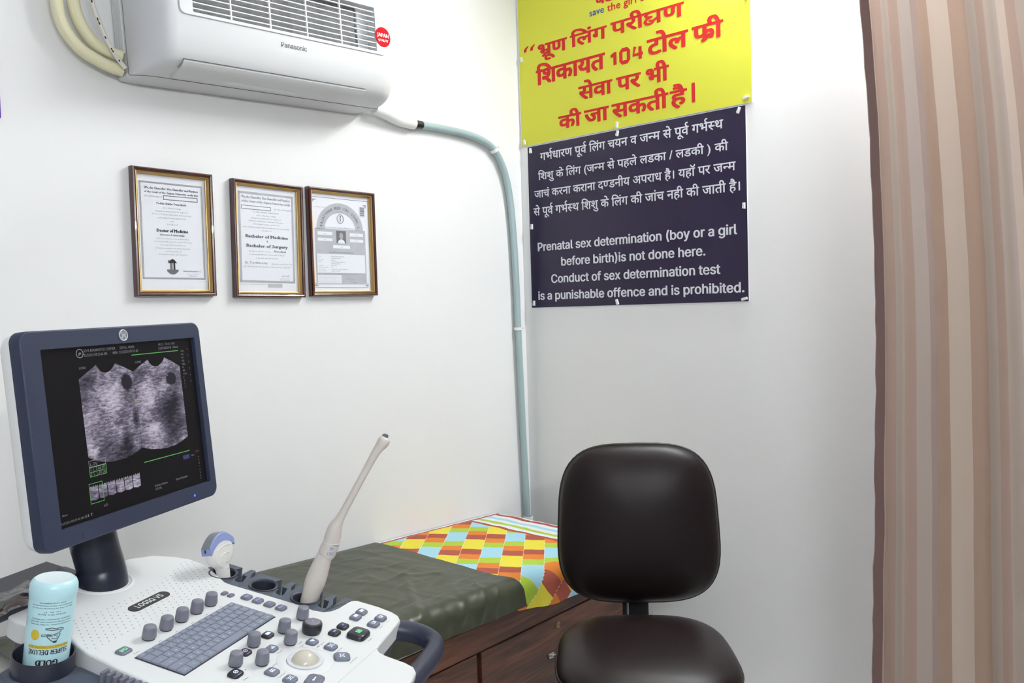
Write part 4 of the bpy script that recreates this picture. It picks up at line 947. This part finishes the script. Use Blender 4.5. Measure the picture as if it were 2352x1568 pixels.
stxt('LONG', .215, .125, .013, 1); stxt('LONG', .570, .125, .013, 1); stxt('L.OV', .212, .698, .018, 1); stxt('1  L  1.44 cm', .210, .728, .019, 1, wd=.088); stxt('2  L  1.30 cm', .210, .756, .019, 1, wd=.088)
stxt('1  1.44 cm', .515, .372, .012, 3, wd=.055); stxt('+', .487, .305, .014, 3); stxt('+', .855, .285, .014, 3); stxt('+', .785, .235, .014, 3)
stxt('Patient Name', .607, .934, .013, 1, wd=.09); stxt('GOYAL', .607, .956, .013, 1); stxt('Exam Number', .763, .934, .013, 1, wd=.09); stxt('4/5', .265, .955, .014, 1)
stxt('Menu', .025, .94, .010, 1); stxt('31/12/16 09:37:45 AM', .012, .985, .012, 1, wd=.13); stxt('6', .150, .985, .016, 1, bold=BB); stxt('E', .165, .985, .016, 1, bold=BB); stxt('T', .182, .985, .016, 1, bold=BB)
stxt('0/09', .935, .785, .012, 4); srect(.835, .785, .885, .812, 5); stxt('Next', .90, .803, .010, 1)
for k in range(8): stxt('+xo-=vo^'[k], .952, .825+k*.022, .014, 1)
for k in range(9): srect(.2035, .36+k*.02, .2075, .3615+k*.02, 3 if k == 4 else 1); srect(.891, .36+k*.02, .895, .3615+k*.02, 1)
x, y, _ = sp(.228, .032); n = len(mb.v)
mb.tube([(x+.0068*math.cos(2*PI*k/24), y+.0068*math.sin(2*PI*k/24), -.0008) for k in range(24)], .0007, 4, 1, closed=True); word(mb, 'ge', x, y-.0015, .0045, 1, -.0007, 1, 'c', BB, False, 1, .2)
mb.uv += [(0, 0)]*(len(mb.v)-n)
mb.build('screen_image', [M['scan'], M['scr_white'], M['scr_green'], M['scr_yel'], M['scr_red'], M['scr_blue']], scr)
def swirl_logo(parent, T, R):
    mb = MB(); mb.lathe([(R, 0), (R, R*.12)], 36, 0, T)
    mb.tube([(R*.9*math.cos(2*PI*k/36), R*.9*math.sin(2*PI*k/36), R*.14) for k in range(36)], R*.10, 6, 1, T, closed=True)
    for a in range(4):
        c, s_ = math.cos(a*PI/2+PI/4), math.sin(a*PI/2+PI/4)
        mb.tube([(R*.62*math.cos(a*PI/2+.5+k*.13), R*.62*math.sin(a*PI/2+.5+k*.13), R*.15) for k in range(6)], R*.07, 5, 1, T)
    word(mb, 'ge', 0, -R*.26, R*.78, 1, R*.16, .9, 'c', B1, False, 2, .25, None, T)
    return mb.build('logo_badge', [M['knob'], M['chrome']], parent)
swirl_logo(mono, Matrix.Translation((-.0055, .1505, .0068)), .0098)
MB().lathe([(.0022, 0), (.0022, .0006)], 14, T=Matrix.Translation((.123, -.153, .0066))).build('power_led', M['led'], mono)
MB().box((-.135, -.1545, .0068), (.0035, .0085, .0006)).build('sensor_mark', M['ink'], mono)

# pedestal under the console (mostly below the picture)
ped = MB()
wl = MPI
def wbox(c, d, rot=0):
    return MPI @ Matrix.Translation(c) @ Matrix.Rotation(math.radians(112.8), 4, 'Z')
T = wbox((1.02, -1.79, 0), None)
ped.prism(rr(.22, .24, .05), .14, .86, 0, T); ped.build('pedestal', M['console'], us, bevel=.01)
mb = MB(); mb.prism(rr(.44, .46, .06), .09, .16, 0, T); mb.build('wheel_base', M['slate2'], us, bevel=.01)
for a, b in ((-1, -1), (1, -1), (1, 1), (-1, 1)):
    mb = MB(); mb.tube([(a*.18, b*.18-.014, .05), (a*.18, b*.18+.014, .05)], .05, 20, 0, T); mb.box((a*.18, b*.18, .085), (.03, .04, .04), 0, T); mb.build('caster_wheel', M['black'], us, smooth=40)

# clear film over the rear rail
mb = MB(); nu, nv = 26, 10; v = []
for i in range(nu):
    for j in range(nv):
        a = -2.6+j*(3.9/(nv-1)); rad = .0225+.004*math.sin(i*1.7+j*2.1)+.0025*math.sin(i*.6-j*1.3)+random.uniform(-.0012, .0012)
        v.append((-.35+i*.0135, .300+rad*1.2*math.cos(a+1.57)*1.0, .006+rad*math.sin(a+1.57)))
mb.add(v, [(i*nv+j, (i+1)*nv+j, (i+1)*nv+j+1, i*nv+j+1) for i in range(nu-1) for j in range(nv-1)])
fo = mb.build('plastic_film', M['film'], smooth=0, T=MP); tag(fo, 'crumpled clear plastic film wrapped over the dark rear rail', 'plastic film')

# ------------------------------------------------------------------ gel bottle standing on its cap in the cup
gz = (PZ + PX*.06 + PY*.035).normalized()
GP = MP @ (GC+Vector((-.001, -.0050, -.0505))); tc_ = (CAM-GP).normalized(); gx = (tc_ - gz*tc_.dot(gz)).normalized(); gyv = gz.cross(gx)
gb = thing('gel_bottle', 'pale blue ultrasound gel bottle standing upside down in the console cup', 'bottle', frame(GP, gx, gyv, gz))
BR = .87; TW = 1.18
mb = MB(); mb.lathe([(r*BR, z) for r, z in ((.012, .0), (.0335, .004), (.0342, .012), (.0345, .06), (.0350, .10), (.0352, .1355), (.0350, .138), (.0362, .141), (.0366, .148), (.0358, .156), (.0330, .1615), (.0290, .1640))], 48, 0, cap=(True, False))
mb.lathe([(r*BR, z) for r, z in ((.0290, .1640), (.0262, .1637), (.0235, .1632), (.004, .1632))], 48, 1, cap=(False, True)); mb.build('bottle', [M['gel'], M['gelcap']], gb, smooth=60)
def wrap(R=.0354):
    R = R*BR
    return lambda x, y, z: ((R+z)*math.cos(x/R), (R+z)*math.sin(x/R), y-.0085)
mb = MB()
def gl(s, z0, h, wd, mi=0, bold=None, xo=0):     # upside-down print: the line reads the other way up
    K = lat(s, True, 1); wd *= TW; a, b, _, _ = K.bounds(); sx = wd/(b-a); sy = h/capheight()
    for k, (dx, dy) in enumerate(bold or [(0, 0)]):
        mb.add([wrap()(xo-(-wd/2+(p-a)*sx+dx*h), z0-q*sy, k*5e-5) for p, q in K.v], K.f, mi)
off = .001
gl('GOLD', .0625, .0085, .024, 0, B2, off); gl('SUPER DELUXE', .0772, .0068, .046, 0, B1, off)
def gband(z0, z1, wd, mi, r=.0352): 
    n = 14; v = []
    for k in range(n+1):
        x = off-wd/2+wd*k/n; v += [wrap(r)(x, z0, 0.0002), wrap(r)(x, z1, .0002)]
    mb.add(v, [(2*k, 2*k+2, 2*k+3, 2*k+1) for k in range(n)], mi)
gband(.0790, .0835, .056, 1); gl('HIGH QUALITY ULTRASOUND JELLY', .0829, .0028, .046, 0, None, off)
cx_, cz_ = off-.0195, .0985
v = [wrap(.0353)(cx_+.0062*math.cos(2*PI*k/28), cz_+.0075*math.sin(2*PI*k/28), .0002) for k in range(28)]; mb.add(v, [tuple(range(28))], 1)
for pts in ([(-.006, .1085), (.002, .1095), (.008, .1075), (.014, .1085), (.018, .1065)], [(-.006, .1075), (.004, .1055), (.013, .1058), (.018, .1050)], [(-.004, .0985), (.004, .0990), (.012, .1010), (.015, .1040)], [(-.010, .0975), (-.0105, .0995), (-.002, .1000), (.004, .0990)], [(-.010, .0975), (.004, .0965)], [(-.003, .0965), (.003, .0905), (.006, .0880)], [(.006, .0878), (.009, .0880), (.012, .0950), (.014, .1000)], [(.003, .0940), (.009, .0930), (.010, .0985), (.006, .0975)]):
    L = []
    mb.tube([wrap(.0353)(off+x, z, .0003) for x, z in pts], .00045, 4, 0)
mb.add([wrap(.0353)(off+x, z, .0003) for x, z in ((.0055, .0900), (.0055, .0872), (.0098, .0872), (.0098, .0900))], [(0, 1, 2, 3)], 0)
for k, (s, wd) in enumerate((('For Ultrasound Transmission * Non Greasy * Non Staining', .048), ('Colour & Scent free, acoustically correct, water soluble', .050), ('Echography, Cardiography, Foetal Monitoring', .046), ('Net Weight: 250 ml.  Batch No.', .032), ('Lic. No. 37', .018), ('Mfg. by: Ultra Gel Industries, Plot No. 24', .048), ('Manufactured for medical ultrasound use only', .048), ('Email: contact@gelworks', .030), ('Store in a cool and dry place, keep away from sunlight', .046))):
    gl(s, .1150+k*.0037+(.0035 if k > 2 else 0)+(.0015 if k > 4 else 0), .0019, wd, 0, None, off)
mb.build('bottle_lettering', [M['ink'], M['gold_lab']], gb)

# ------------------------------------------------------------------ probes
pr3 = thing('intracavity_probe', 'long beige wand-shaped ultrasound probe leaning in the rack well nearest the operator', 'probe', MP @ Matrix.Translation((.0076, .0024, -.0009)))
pp = [(.2010, -.0470, -.050), (.2015, -.0500, -.028), (.2037, -.0534, -.0038), (.2075, -.0570, .022), (.2106, -.0596, .0399), (.216, -.0649, .0728), (.2180, -.0675, .0815)]
MB().tube(spline(pp, 5), spl1([.0115, .0132, .0152, .0178, .0186, .0152, .0140], 5), 24).build('handle', M['probe'], pr3, smooth=60)
cpnt = [(.2178, -.0672, .0790), (.2190, -.0690, .0850), (.2200, -.0706, .0925), (.2227, -.0743, .1064)]
MB().tube(spline(cpnt, 5), spl1([.0135, .0158, .0160, .0150], 5), 24).build('collar', M['probe'], pr3, smooth=50)
mb = MB(); mb.tube([(.2227, -.0743, .1060), (.2229, -.0743, .1082)], .0156, 24); mb.build('seam_ring', M['probew'], pr3, smooth=40)
sh = [(.2228, -.0743, .1070), (.2236, -.0741, .1149), (.2264, -.0757, .1344), (.2301, -.0812, .1523), (.2363, -.0904, .1816), (.2487, -.1087, .2400), (.2575, -.1220, .2806), (.2612, -.1290, .2955), (.2628, -.1317, .3014), (.2640, -.1335, .3065), (.2647, -.1344, .3095)]
MB().tube(spline(sh, 5), spl1([.0148, .0150, .0128, .0082, .0070, .0068, .0080, .0104, .0112, .0098, .0055], 5), 24).build('shaft', M['probe'], pr3, smooth=60)
mb = MB(); mb.tube(spline([(.2655, -.1285, .3085), (.2648, -.1325, .3108), (.2640, -.1372, .3100)], 4), .0052, 10, flat=.5); mb.build('scan_window', M['photogrey'], pr3, smooth=50)
mb = MB()
Tc = frame(Vector((.2205, -.0712, .0935)), Vector((.30, -.93, .08)).normalized(), Vector((.17, -.03, .985)).normalized(), Vector((-.93, -.33, .15)).normalized())
for s, z, h in (('ge', .003, .0055), ('E8C', -.0075, .0050)):
    word(mb, s, 0.0075, z, h, z=.0, fn=lambda x, y, zz: (.0163*math.sin(x/.0163), y, .0163*math.cos(x/.0163)+zz), T=Tc, bold=BB)
mb.build('probe_lettering', M['lensblue'], pr3)

# curved probe standing in the far well
ax = (Vector((0, .30, .95)) + Vector((-.04, 0, 0))).normalized()
xw = Vector((1, 0, 0)); xw = (xw-ax*xw.dot(ax)).normalized(); nrm = ax.cross(xw)
Tp = MP @ frame((.2075, .1335, .0), xw, nrm, ax)
pr1 = thing('curved_probe', 'off-white curved ultrasound probe with blue-grey head, standing in the far rack well', 'probe', Tp)
def sec(w, t, z, dx=0, r=None): return [(x+dx, y, z) for x, y in rr(w, t, r or min(w, t)*.42, 5)]
mb = MB(); mb.rings([sec(.017, .013, -.030), sec(.0225, .0185, -.016), sec(.0250, .0215, .004), sec(.0260, .0215, .0100), sec(.0310, .0212, .0150, -.001), sec(.0430, .0212, .0190, -.001), sec(.0545, .0215, .0235, -.001), sec(.0620, .0220, .0300, -.001), sec(.0660, .0222, .0400, -.001), sec(.0660, .0222, .0520, -.001), sec(.0600, .0215, .0590, -.001), sec(.040, .0210, .0650, -.001)])
mb.build('handle', M['probew'], pr1, smooth=50)
def arcsec(z0, w, t, sag, n=14):
    L = []
    for k in range(n+1):
        x = -w/2+w*k/n; L.append((x, z0+sag*(1-(2*x/w)**2)))
    return L
mb = MB(); n = 14
lo = arcsec(.0445, .0680, 0, .0165); hi = arcsec(.0585, .0690, 0, .0185)
loops = []
for (x, zl), (_, zh) in zip(lo, hi): loops.append([(x-.001, -.0112, zl), (x-.001, .0112, zl), (x-.001, .0112, zh-.0015), (x-.001, .0098, zh), (x-.001, -.0098, zh), (x-.001, -.0112, zh-.0015)])
mb.rings(loops); mb.build('head_band', M['lensblue'], pr1, smooth=30, fix=True)
mb = MB(); loops = []
for x, zh in hi: loops.append([(x*.99-.001, -.0095, zh-.001), (x*.99-.001, .0095, zh-.001), (x*.99-.001, .0085, zh+.0012), (x*.99-.001, -.0085, zh+.0012)])
mb.rings(loops); mb.build('lens', M['lensgrey'], pr1, smooth=30, fix=True)
mb = MB()
for k, (z, w) in enumerate(((.006, .012), (.018, .014), (.034, .026), (.048, .042))):
    mb.tube([(-w/2+w*q/8, -.0109-.0004, z+.004*(1-(2*q/8-1)**2)) for q in range(9)], .0007, 5)
mb.build('grip_ridge', M['white'], pr1, smooth=50)
MB().box((-.0352, .002, .053), (.0012, .003, .006)).build('orientation_mark', M['ink'], pr1)

# ================================================================== examination couch in the corner
BX, BY0, BY1 = .590, -.250, -1.93
bed = thing('examination_couch', 'dark walnut laminate examination couch with a locked front, along the left wall', 'couch', Matrix.Translation((0, 0, 0)))
mb = MB(); mb.box((BX/2, (BY0+BY1)/2, .345), (BX-.02, BY0-BY1, .49)); mb.build('carcass', M['wood'], bed)
mb = MB(); mb.box((BX/2+.004, (BY0+BY1)/2, .594), (BX, BY0-BY1+.006, .072)); mb.build('top_board', M['wood'], bed, bevel=.002)
MB().box((BX/2-.02, (BY0+BY1)/2, .05), (BX-.06, BY0-BY1-.04, .10)).build('plinth', M['black'], bed)
def door(y0, y1, hand=True):
    o = MB().box((BX-.004, (y0+y1)/2, .328), (.018, abs(y1-y0), .452)).build('door', M['wood'], bed, bevel=.0015); return o
d_a = door(-.253, -.935); d_b = door(-.952, -1.44); d_c = door(-1.457, -1.927)
lk = MB(); T = frame((BX+.005, -.602, .5275), (0, 1, 0), (0, 0, 1), (1, 0, 0))
lk.lathe([(.0095, 0), (.0095, .002), (.0075, .0028)], 28, 0, T); lk.lathe([(.0060, .0028), (.0060, .0045)], 24, 0, T); lk.box((0, 0, .0047), (.0015, .006, .0006), 1, T)
lk.build('lock', [M['brass'], M['black']], d_a, smooth=40)
lt = MB(); lt.box((BX+.006, -.640, .448), (.003, .026, .012)); lt.tube([(BX+.007, -.648, .450), (BX+.016, -.646, .452), (BX+.018, -.638, .452), (BX+.016, -.630, .450), (BX+.007, -.628, .449)], .0018, 8); lt.tube([(BX+.010, -.655, .446), (BX+.014, -.640, .445)], .003, 8)
lt.build('latch', M['steel'], d_a, smooth=50)

def topz(y, x=.0): return .697+.036*(-y)-.006-.022*max(0, x-.08)
EX, ER = .606, .034
mt = thing('mattress', 'thin couch mattress hidden under the patchwork and green sheets', 'mattress', Matrix.Translation((0, 0, 0)))
mb = MB(); loops = []
for y, k in ((-.222, .6), (-.228, .95), (-.245, 1), (-1.0, 1), (-1.90, 1), (-1.92, .9)):
    zt = topz(y, .6)-.004; z0 = .631; h = (zt-z0)*k; x1 = EX-.006
    loops.append([(.006, y, z0), (x1-.01, y, z0), (x1, y, z0+.012)]+[(x1-ER+ER*math.cos(a), y, z0+h-ER+ER*math.sin(a)) for a in [PI/2*i/5 for i in range(6)]]+[(.010, y, z0+h), (.006, y, z0+h-.006)])
mb.rings(loops); mb.build('mattress_body', M['mattress'], mt, smooth=50, fix=True)
from mathutils import noise as NZ
def sheet(name, m, off, yr, hem, ny, ns, wr, label, cat, uv=True, endroll=0.0):
    """cloth lying on the mattress, rolled over its front edge: rows run from the wall to the hem"""
    mb = MB(); mb.uv = []
    top_len = EX-ER; arc = ER*PI/2
    for j in range(ny+1):
        v_ = j/ny
        for i in range(ns+1):
            u_ = i/ns
            y = yr(u_, v_); dz = .0
            zt = topz(y, u_*.6)+off
            drop = zt-ER-hem(y); L = top_len+arc+drop; s = u_*L
            if s < top_len: x, z, nx_, nz_ = s, zt, 0, 1
            elif s < top_len+arc:
                a = (s-top_len)/ER; x, z = EX-ER+(ER+off)*math.sin(a), zt-ER+ER*math.cos(a)-0; nx_, nz_ = math.sin(a), math.cos(a)
            else: x, z, nx_, nz_ = EX+off, zt-ER-(s-top_len-arc), 1, 0
            if endroll and y > -.215: z -= (y+.215)*3.2; y = -.215+(y+.215)*.2
            d = wr(s, y)
            edge = min(1, s/.03)
            x += nx_*d; z += nz_*d*edge
            mb.v.append((x+.004, y, z)); mb.uv.append((s, -y))
    W_ = ns+1
    mb.f = [(j*W_+i, j*W_+i+1, (j+1)*W_+i+1, (j+1)*W_+i) for j in range(ny) for i in range(ns)]; mb.m = [0]*len(mb.f)
    o = mb.build(name, m, smooth=0, fix=True)
    return tag(o, label, cat)
def wr1(s, y):
    d = .0016*NZ.noise((s*14, y*11, 0))+.0008*NZ.noise((s*40, y*30, 3))
    if s > .52: d += min(1, (s-.52)/.08)*(.0055*abs(NZ.noise((y*22+s*6, s*5, 7)))+.006*math.exp(-((y+.60+(s-.6)*.8)/.035)**2)+.005*math.exp(-((y+.74-(s-.6)*.5)/.02)**2))
    return d+.0015
sheet('bed_sheet', M['patch'], .0012, lambda u, v: -.205-v*.83, lambda y: (.602 if y > -.62 else .602+min(.075, (-.62-y)*.17+max(0, -.80-y)*.6))+.006*NZ.noise((y*9, 0, 0)), 120, 110, wr1, 'bright patchwork cotton bed sheet of coloured diamonds on the far end of the couch', 'bed sheet', endroll=1)
def ridge(s, y, p0, p1, w, h):
    """long soft crease from p0 to p1 in (s, y)"""
    a, b, p = Vector(p0), Vector(p1), Vector((s, y)); d = b-a; t = (p-a).dot(d)/d.length_squared
    if t < 0 or t > 1: e = (p-(a if t < 0 else b)).length; fade = 1
    else: e = (p-(a+d*t)).length
    return h*math.exp(-(e/w)**2)
def wr2(s, y):
    d = .0012*NZ.noise((s*9, y*6, 1))+.0007*NZ.noise((s*26, y*16, 5))+.0025
    r = NZ.noise((s*5+y*2, y*13-s*3, 2)); d += .0016*(1-min(1, abs(r)*5))
    r = NZ.noise((s*9-y*3, y*7+s*6, 12)); d += .0012*(1-min(1, abs(r)*6))
    d += ridge(s, y, (.34, -.98), (.60, -1.16), .013, .0055)+ridge(s, y, (.40, -.90), (.34, -.99), .012, .003)
    d += ridge(s, y, (.50, -.95), (.64, -1.03), .008, .004)+ridge(s, y, (.54, -.90), (.66, -.96), .006, .0035)+ridge(s, y, (.58, -.86), (.64, -.90), .005, .003)+ridge(s, y, (.16, -.95), (.40, -1.18), .014, .002)
    if s > .54: d += .004*abs(NZ.noise((y*17, s*9, 9)))
    if y > -.90: d *= max(.4, (-.80-y)/.10) if y < -.80 else .4
    return d
sheet('rexine_sheet', M['olive'], .0045, lambda u, v: (-.800+.035*max(0, u-.78)/.22)+(-1.12-.035*max(0, u-.78)/.22)*v, lambda y: .643-.03*(y+1), 150, 130, wr2, 'olive green rexine sheet with creases, over the near half of the couch', 'plastic sheet')

# ================================================================== office chair
cb_ = at(1465, 1199, 2.30); hf = Vector((-_f.x, -_f.y, 0)).normalized(); hr = Vector((0, 0, 1)).cross(hf)
rot = Matrix.Rotation(math.radians(-4), 3, 'Z'); hf = rot @ hf; hr = Vector((0, 0, 1)).cross(hf)
ch = thing('office_chair', 'dark brown leatherette office chair without armrests, in front of the couch', 'chair', frame((cb_.x, cb_.y, 0), hr, hf, (0, 0, 1)))
def cushion(w, h, t, n, bulge, rows=14, seg=56, egg=0.0, back=.4):
    """squircle pad lying in XY, bulging to +Z"""
    L = []
    def oc(k): 
        a = 2*PI*k/seg; c, s_ = math.cos(a), math.sin(a)
        x = math.copysign(abs(c)**(2/n), c)*w/2; y = math.copysign(abs(s_)**(2/n), s_)*h/2
        return x*(1-egg*(y/(h/2))), y
    prof = [(.0, -t*back), (.80, -t*back), (.95, -t*back*.85), (1.0, -t*back*.35), (1.0, 0)]
    for q in range(1, rows+1):
        a = PI/2*q/rows; prof.append((math.cos(a)**.86 if q < rows else 0.0, bulge*math.sin(a)**.92))
    for r, z in prof:
        L.append([(oc(k)[0]*max(r, .001), oc(k)[1]*max(r, .001), z) for k in range(seg)])
    return L, oc
zb = cb_.z
L, oc = cushion(.4380, .4320, .075, 3.5, .072, rows=18, egg=.045)
TB = frame((0, .000, zb), (1, 0, 0), (0, -.105, .9945), (0, .9945, .105))
mb = MB(); mb.rings(L, 0, TB); mb.build('backrest', M['leather'], ch, smooth=0)
bk_ = ch.children[-1]
mb = MB(); mb.tube([(oc(k)[0]*1.004, oc(k)[1]*1.004, -.001) for k in range(56)], .0035, 8, 0, TB, closed=True); mb.build('piping', M['piping'], bk_, smooth=60)
mb = MB(); mb.prism([(p[0]*.93, p[1]*.93) for p in [oc(k) for k in range(56)]], -.046, -.029, 0, TB); mb.build('back_shell', M['black'], bk_)
zs = .655
L, oc = cushion(.436, .455, .085, 3.2, .058, rows=18, egg=-.03)
TS = frame((-.010, .268, zs-.055), (1, 0, 0), (0, 1, 0), (0, 0, 1))
mb = MB(); mb.rings(L, 0, TS); se = mb.build('seat', M['leather'], ch, smooth=0)
mb = MB(); mb.tube([(oc(k)[0]*1.004, oc(k)[1]*1.004, -.001) for k in range(56)], .0035, 8, 0, TS, closed=True); mb.build('piping', M['piping'], se, smooth=60)
mb = MB(); mb.prism([(p[0]*.92, p[1]*.92) for p in [oc(k) for k in range(56)]], -.052, -.030, 0, TS); mb.build('seat_pan', M['black'], se)
mb = MB()
bp = [(.010, -.052, zb-.02), (.010, -.056, zb-.19), (.010, -.052, zb-.30), (.010, -.015, zs-.13), (.010, .06, zs-.105), (.010, .22, zs-.10)]
pts = spline(bp, 8); loops = []
for i, p in enumerate(pts):
    d = (pts[min(i+1, len(pts)-1)]-pts[max(i-1, 0)]).normalized(); nn = Vector((1, 0, 0)).cross(d).normalized()*.0065
    loops.append([tuple(p+Vector((sx*.037-.018, 0, 0))+nn*sn) for sx, sn in ((-1, -1), (1, -1), (1, 1), (-1, 1))])
mb.rings(loops); mb.build('back_bracket', M['black'], ch, bevel=.003)
MB().tube([(-.031, -.044, zb-.15), (-.031, -.044, zb-.29)], .0032, 10).build('bracket_glint', M['steel'], ch, smooth=60)  # thin rod added to draw the light strip reflected on the bracket
mb = MB(); mb.lathe([(.028, .16), (.028, .36), (.018, .365), (.018, zs-.10), (.05, zs-.095)], 24, 0, Matrix.Translation((-.010, .268, 0))); mb.build('gas_column', M['black'], ch, smooth=40)
for k in range(5):
    a = 2*PI*k/5+.3; c, s_ = math.cos(a), math.sin(a); o = Vector((-.010, .268, 0))
    lg = MB().tube([o+Vector((c*.02, s_*.02, .155)), o+Vector((c*.15, s_*.15, .125)), o+Vector((c*.27, s_*.27, .075))], [.026, .021, .015], 12).build('leg', M['black'], ch, smooth=60)
    w = o+Vector((c*.27, s_*.27, .0275)); MB().tube([w+Vector((-s_*.02, c*.02, 0)), w-Vector((-s_*.02, c*.02, 0))], .0275, 18).build('caster', M['black'], lg, smooth=40)

# ================================================================== curtain at the right
ct = thing('curtain', 'floor-length beige and brown striped satin curtain at the right', 'curtain', Matrix.Translation((0, 0, 0)))
def lerp_t(tab, z):
    for (a, va), (b, vb) in zip(tab, tab[1:]):
        if a >= z >= b: return va+(vb-va)*(a-z)/(a-b)
    return tab[0][1] if z > tab[0][0] else tab[-1][1]
XL = [(2.52, 1.412), (2.18, 1.4313), (2.0, 1.4425), (1.87, 1.4495), (1.56, 1.4587), (1.30, 1.4575), (1.03, 1.4526), (.53, 1.4405), (.1, 1.436)]
def cpt(s, z):
    k = .80+.105*(2.3-z); xl = lerp_t(XL, z)
    amp = .016+.010*max(0, (2.4-z)/2.4)
    ph = s*2*PI/.235+.25*math.sin(z*1.3+s*3)
    y = -.452-amp*.7*math.sin(ph-.6)-.004*math.sin(ph*2.3+1.0+.3*z)-.0012*math.sin(ph*5.1+z*.7)
    x = xl+s*k+.010*math.cos(ph-.6)
    if s < .03: y = -.452+(y+.452)*(s/.03)+.004*NZ.noise((z*7, 0, 4))
    x += .0018*NZ.noise((z*6, s*4, 1))*(1 if s > .01 else 1.2)
    return (x, y, z)
SL, NSn, NZn = 1.10, 300, 56
mb = MB(); mb.uv = []
for j in range(NZn+1):
    z = 2.490-(2.490-.09)*j/NZn
    for i in range(NSn+1):
        s = .020+(SL-.020)*i/NSn
        mb.v.append(cpt(s, z)); mb.uv.append((s-.020, z))
W_ = NSn+1
mb.f = [(j*W_+i, (j+1)*W_+i, (j+1)*W_+i+1, j*W_+i+1) for j in range(NZn) for i in range(NSn)]; mb.m = [0]*len(mb.f)
cl = mb.build('cloth', M['curtain'], ct, smooth=0)
mb = MB(); loops = []
for j in range(NZn+1):
    z = 2.490-(2.490-.09)*j/NZn; p = cpt(.020, z); q = cpt(.0, z); wv = .0016*NZ.noise((z*17, 2, 8))+.0010*math.sin(z*52)
    loops.append([(p[0]+.001, p[1]-.0035, z), (p[0]+.001, p[1]+.003, z), (q[0]+wv, q[1]+.004, z), (q[0]-.003+wv, q[1], z), (q[0]+wv, q[1]-.0045, z)])
mb.rings(loops); mb.build('hem', M['hem'], ct, smooth=50, fix=True)
mb = MB()
a, b = at(2046, 429, 2.13), at(2088, 475, 2.12)
mb.tube(spline([a, a.lerp(b, .5)+Vector((.003, 0, .004)), b], 5), .0007, 5); mb.build('loose_thread', M['thread'], cl)
cr_ = thing('curtain_rod', 'steel rod carrying the striped curtain', 'curtain rod', Matrix.Translation((0, 0, 0)))
MB().tube([(1.36, -.452, 2.505), (XR, -.452, 2.505)], .0125, 16).build('rod', M['steel'], cr_, smooth=50)
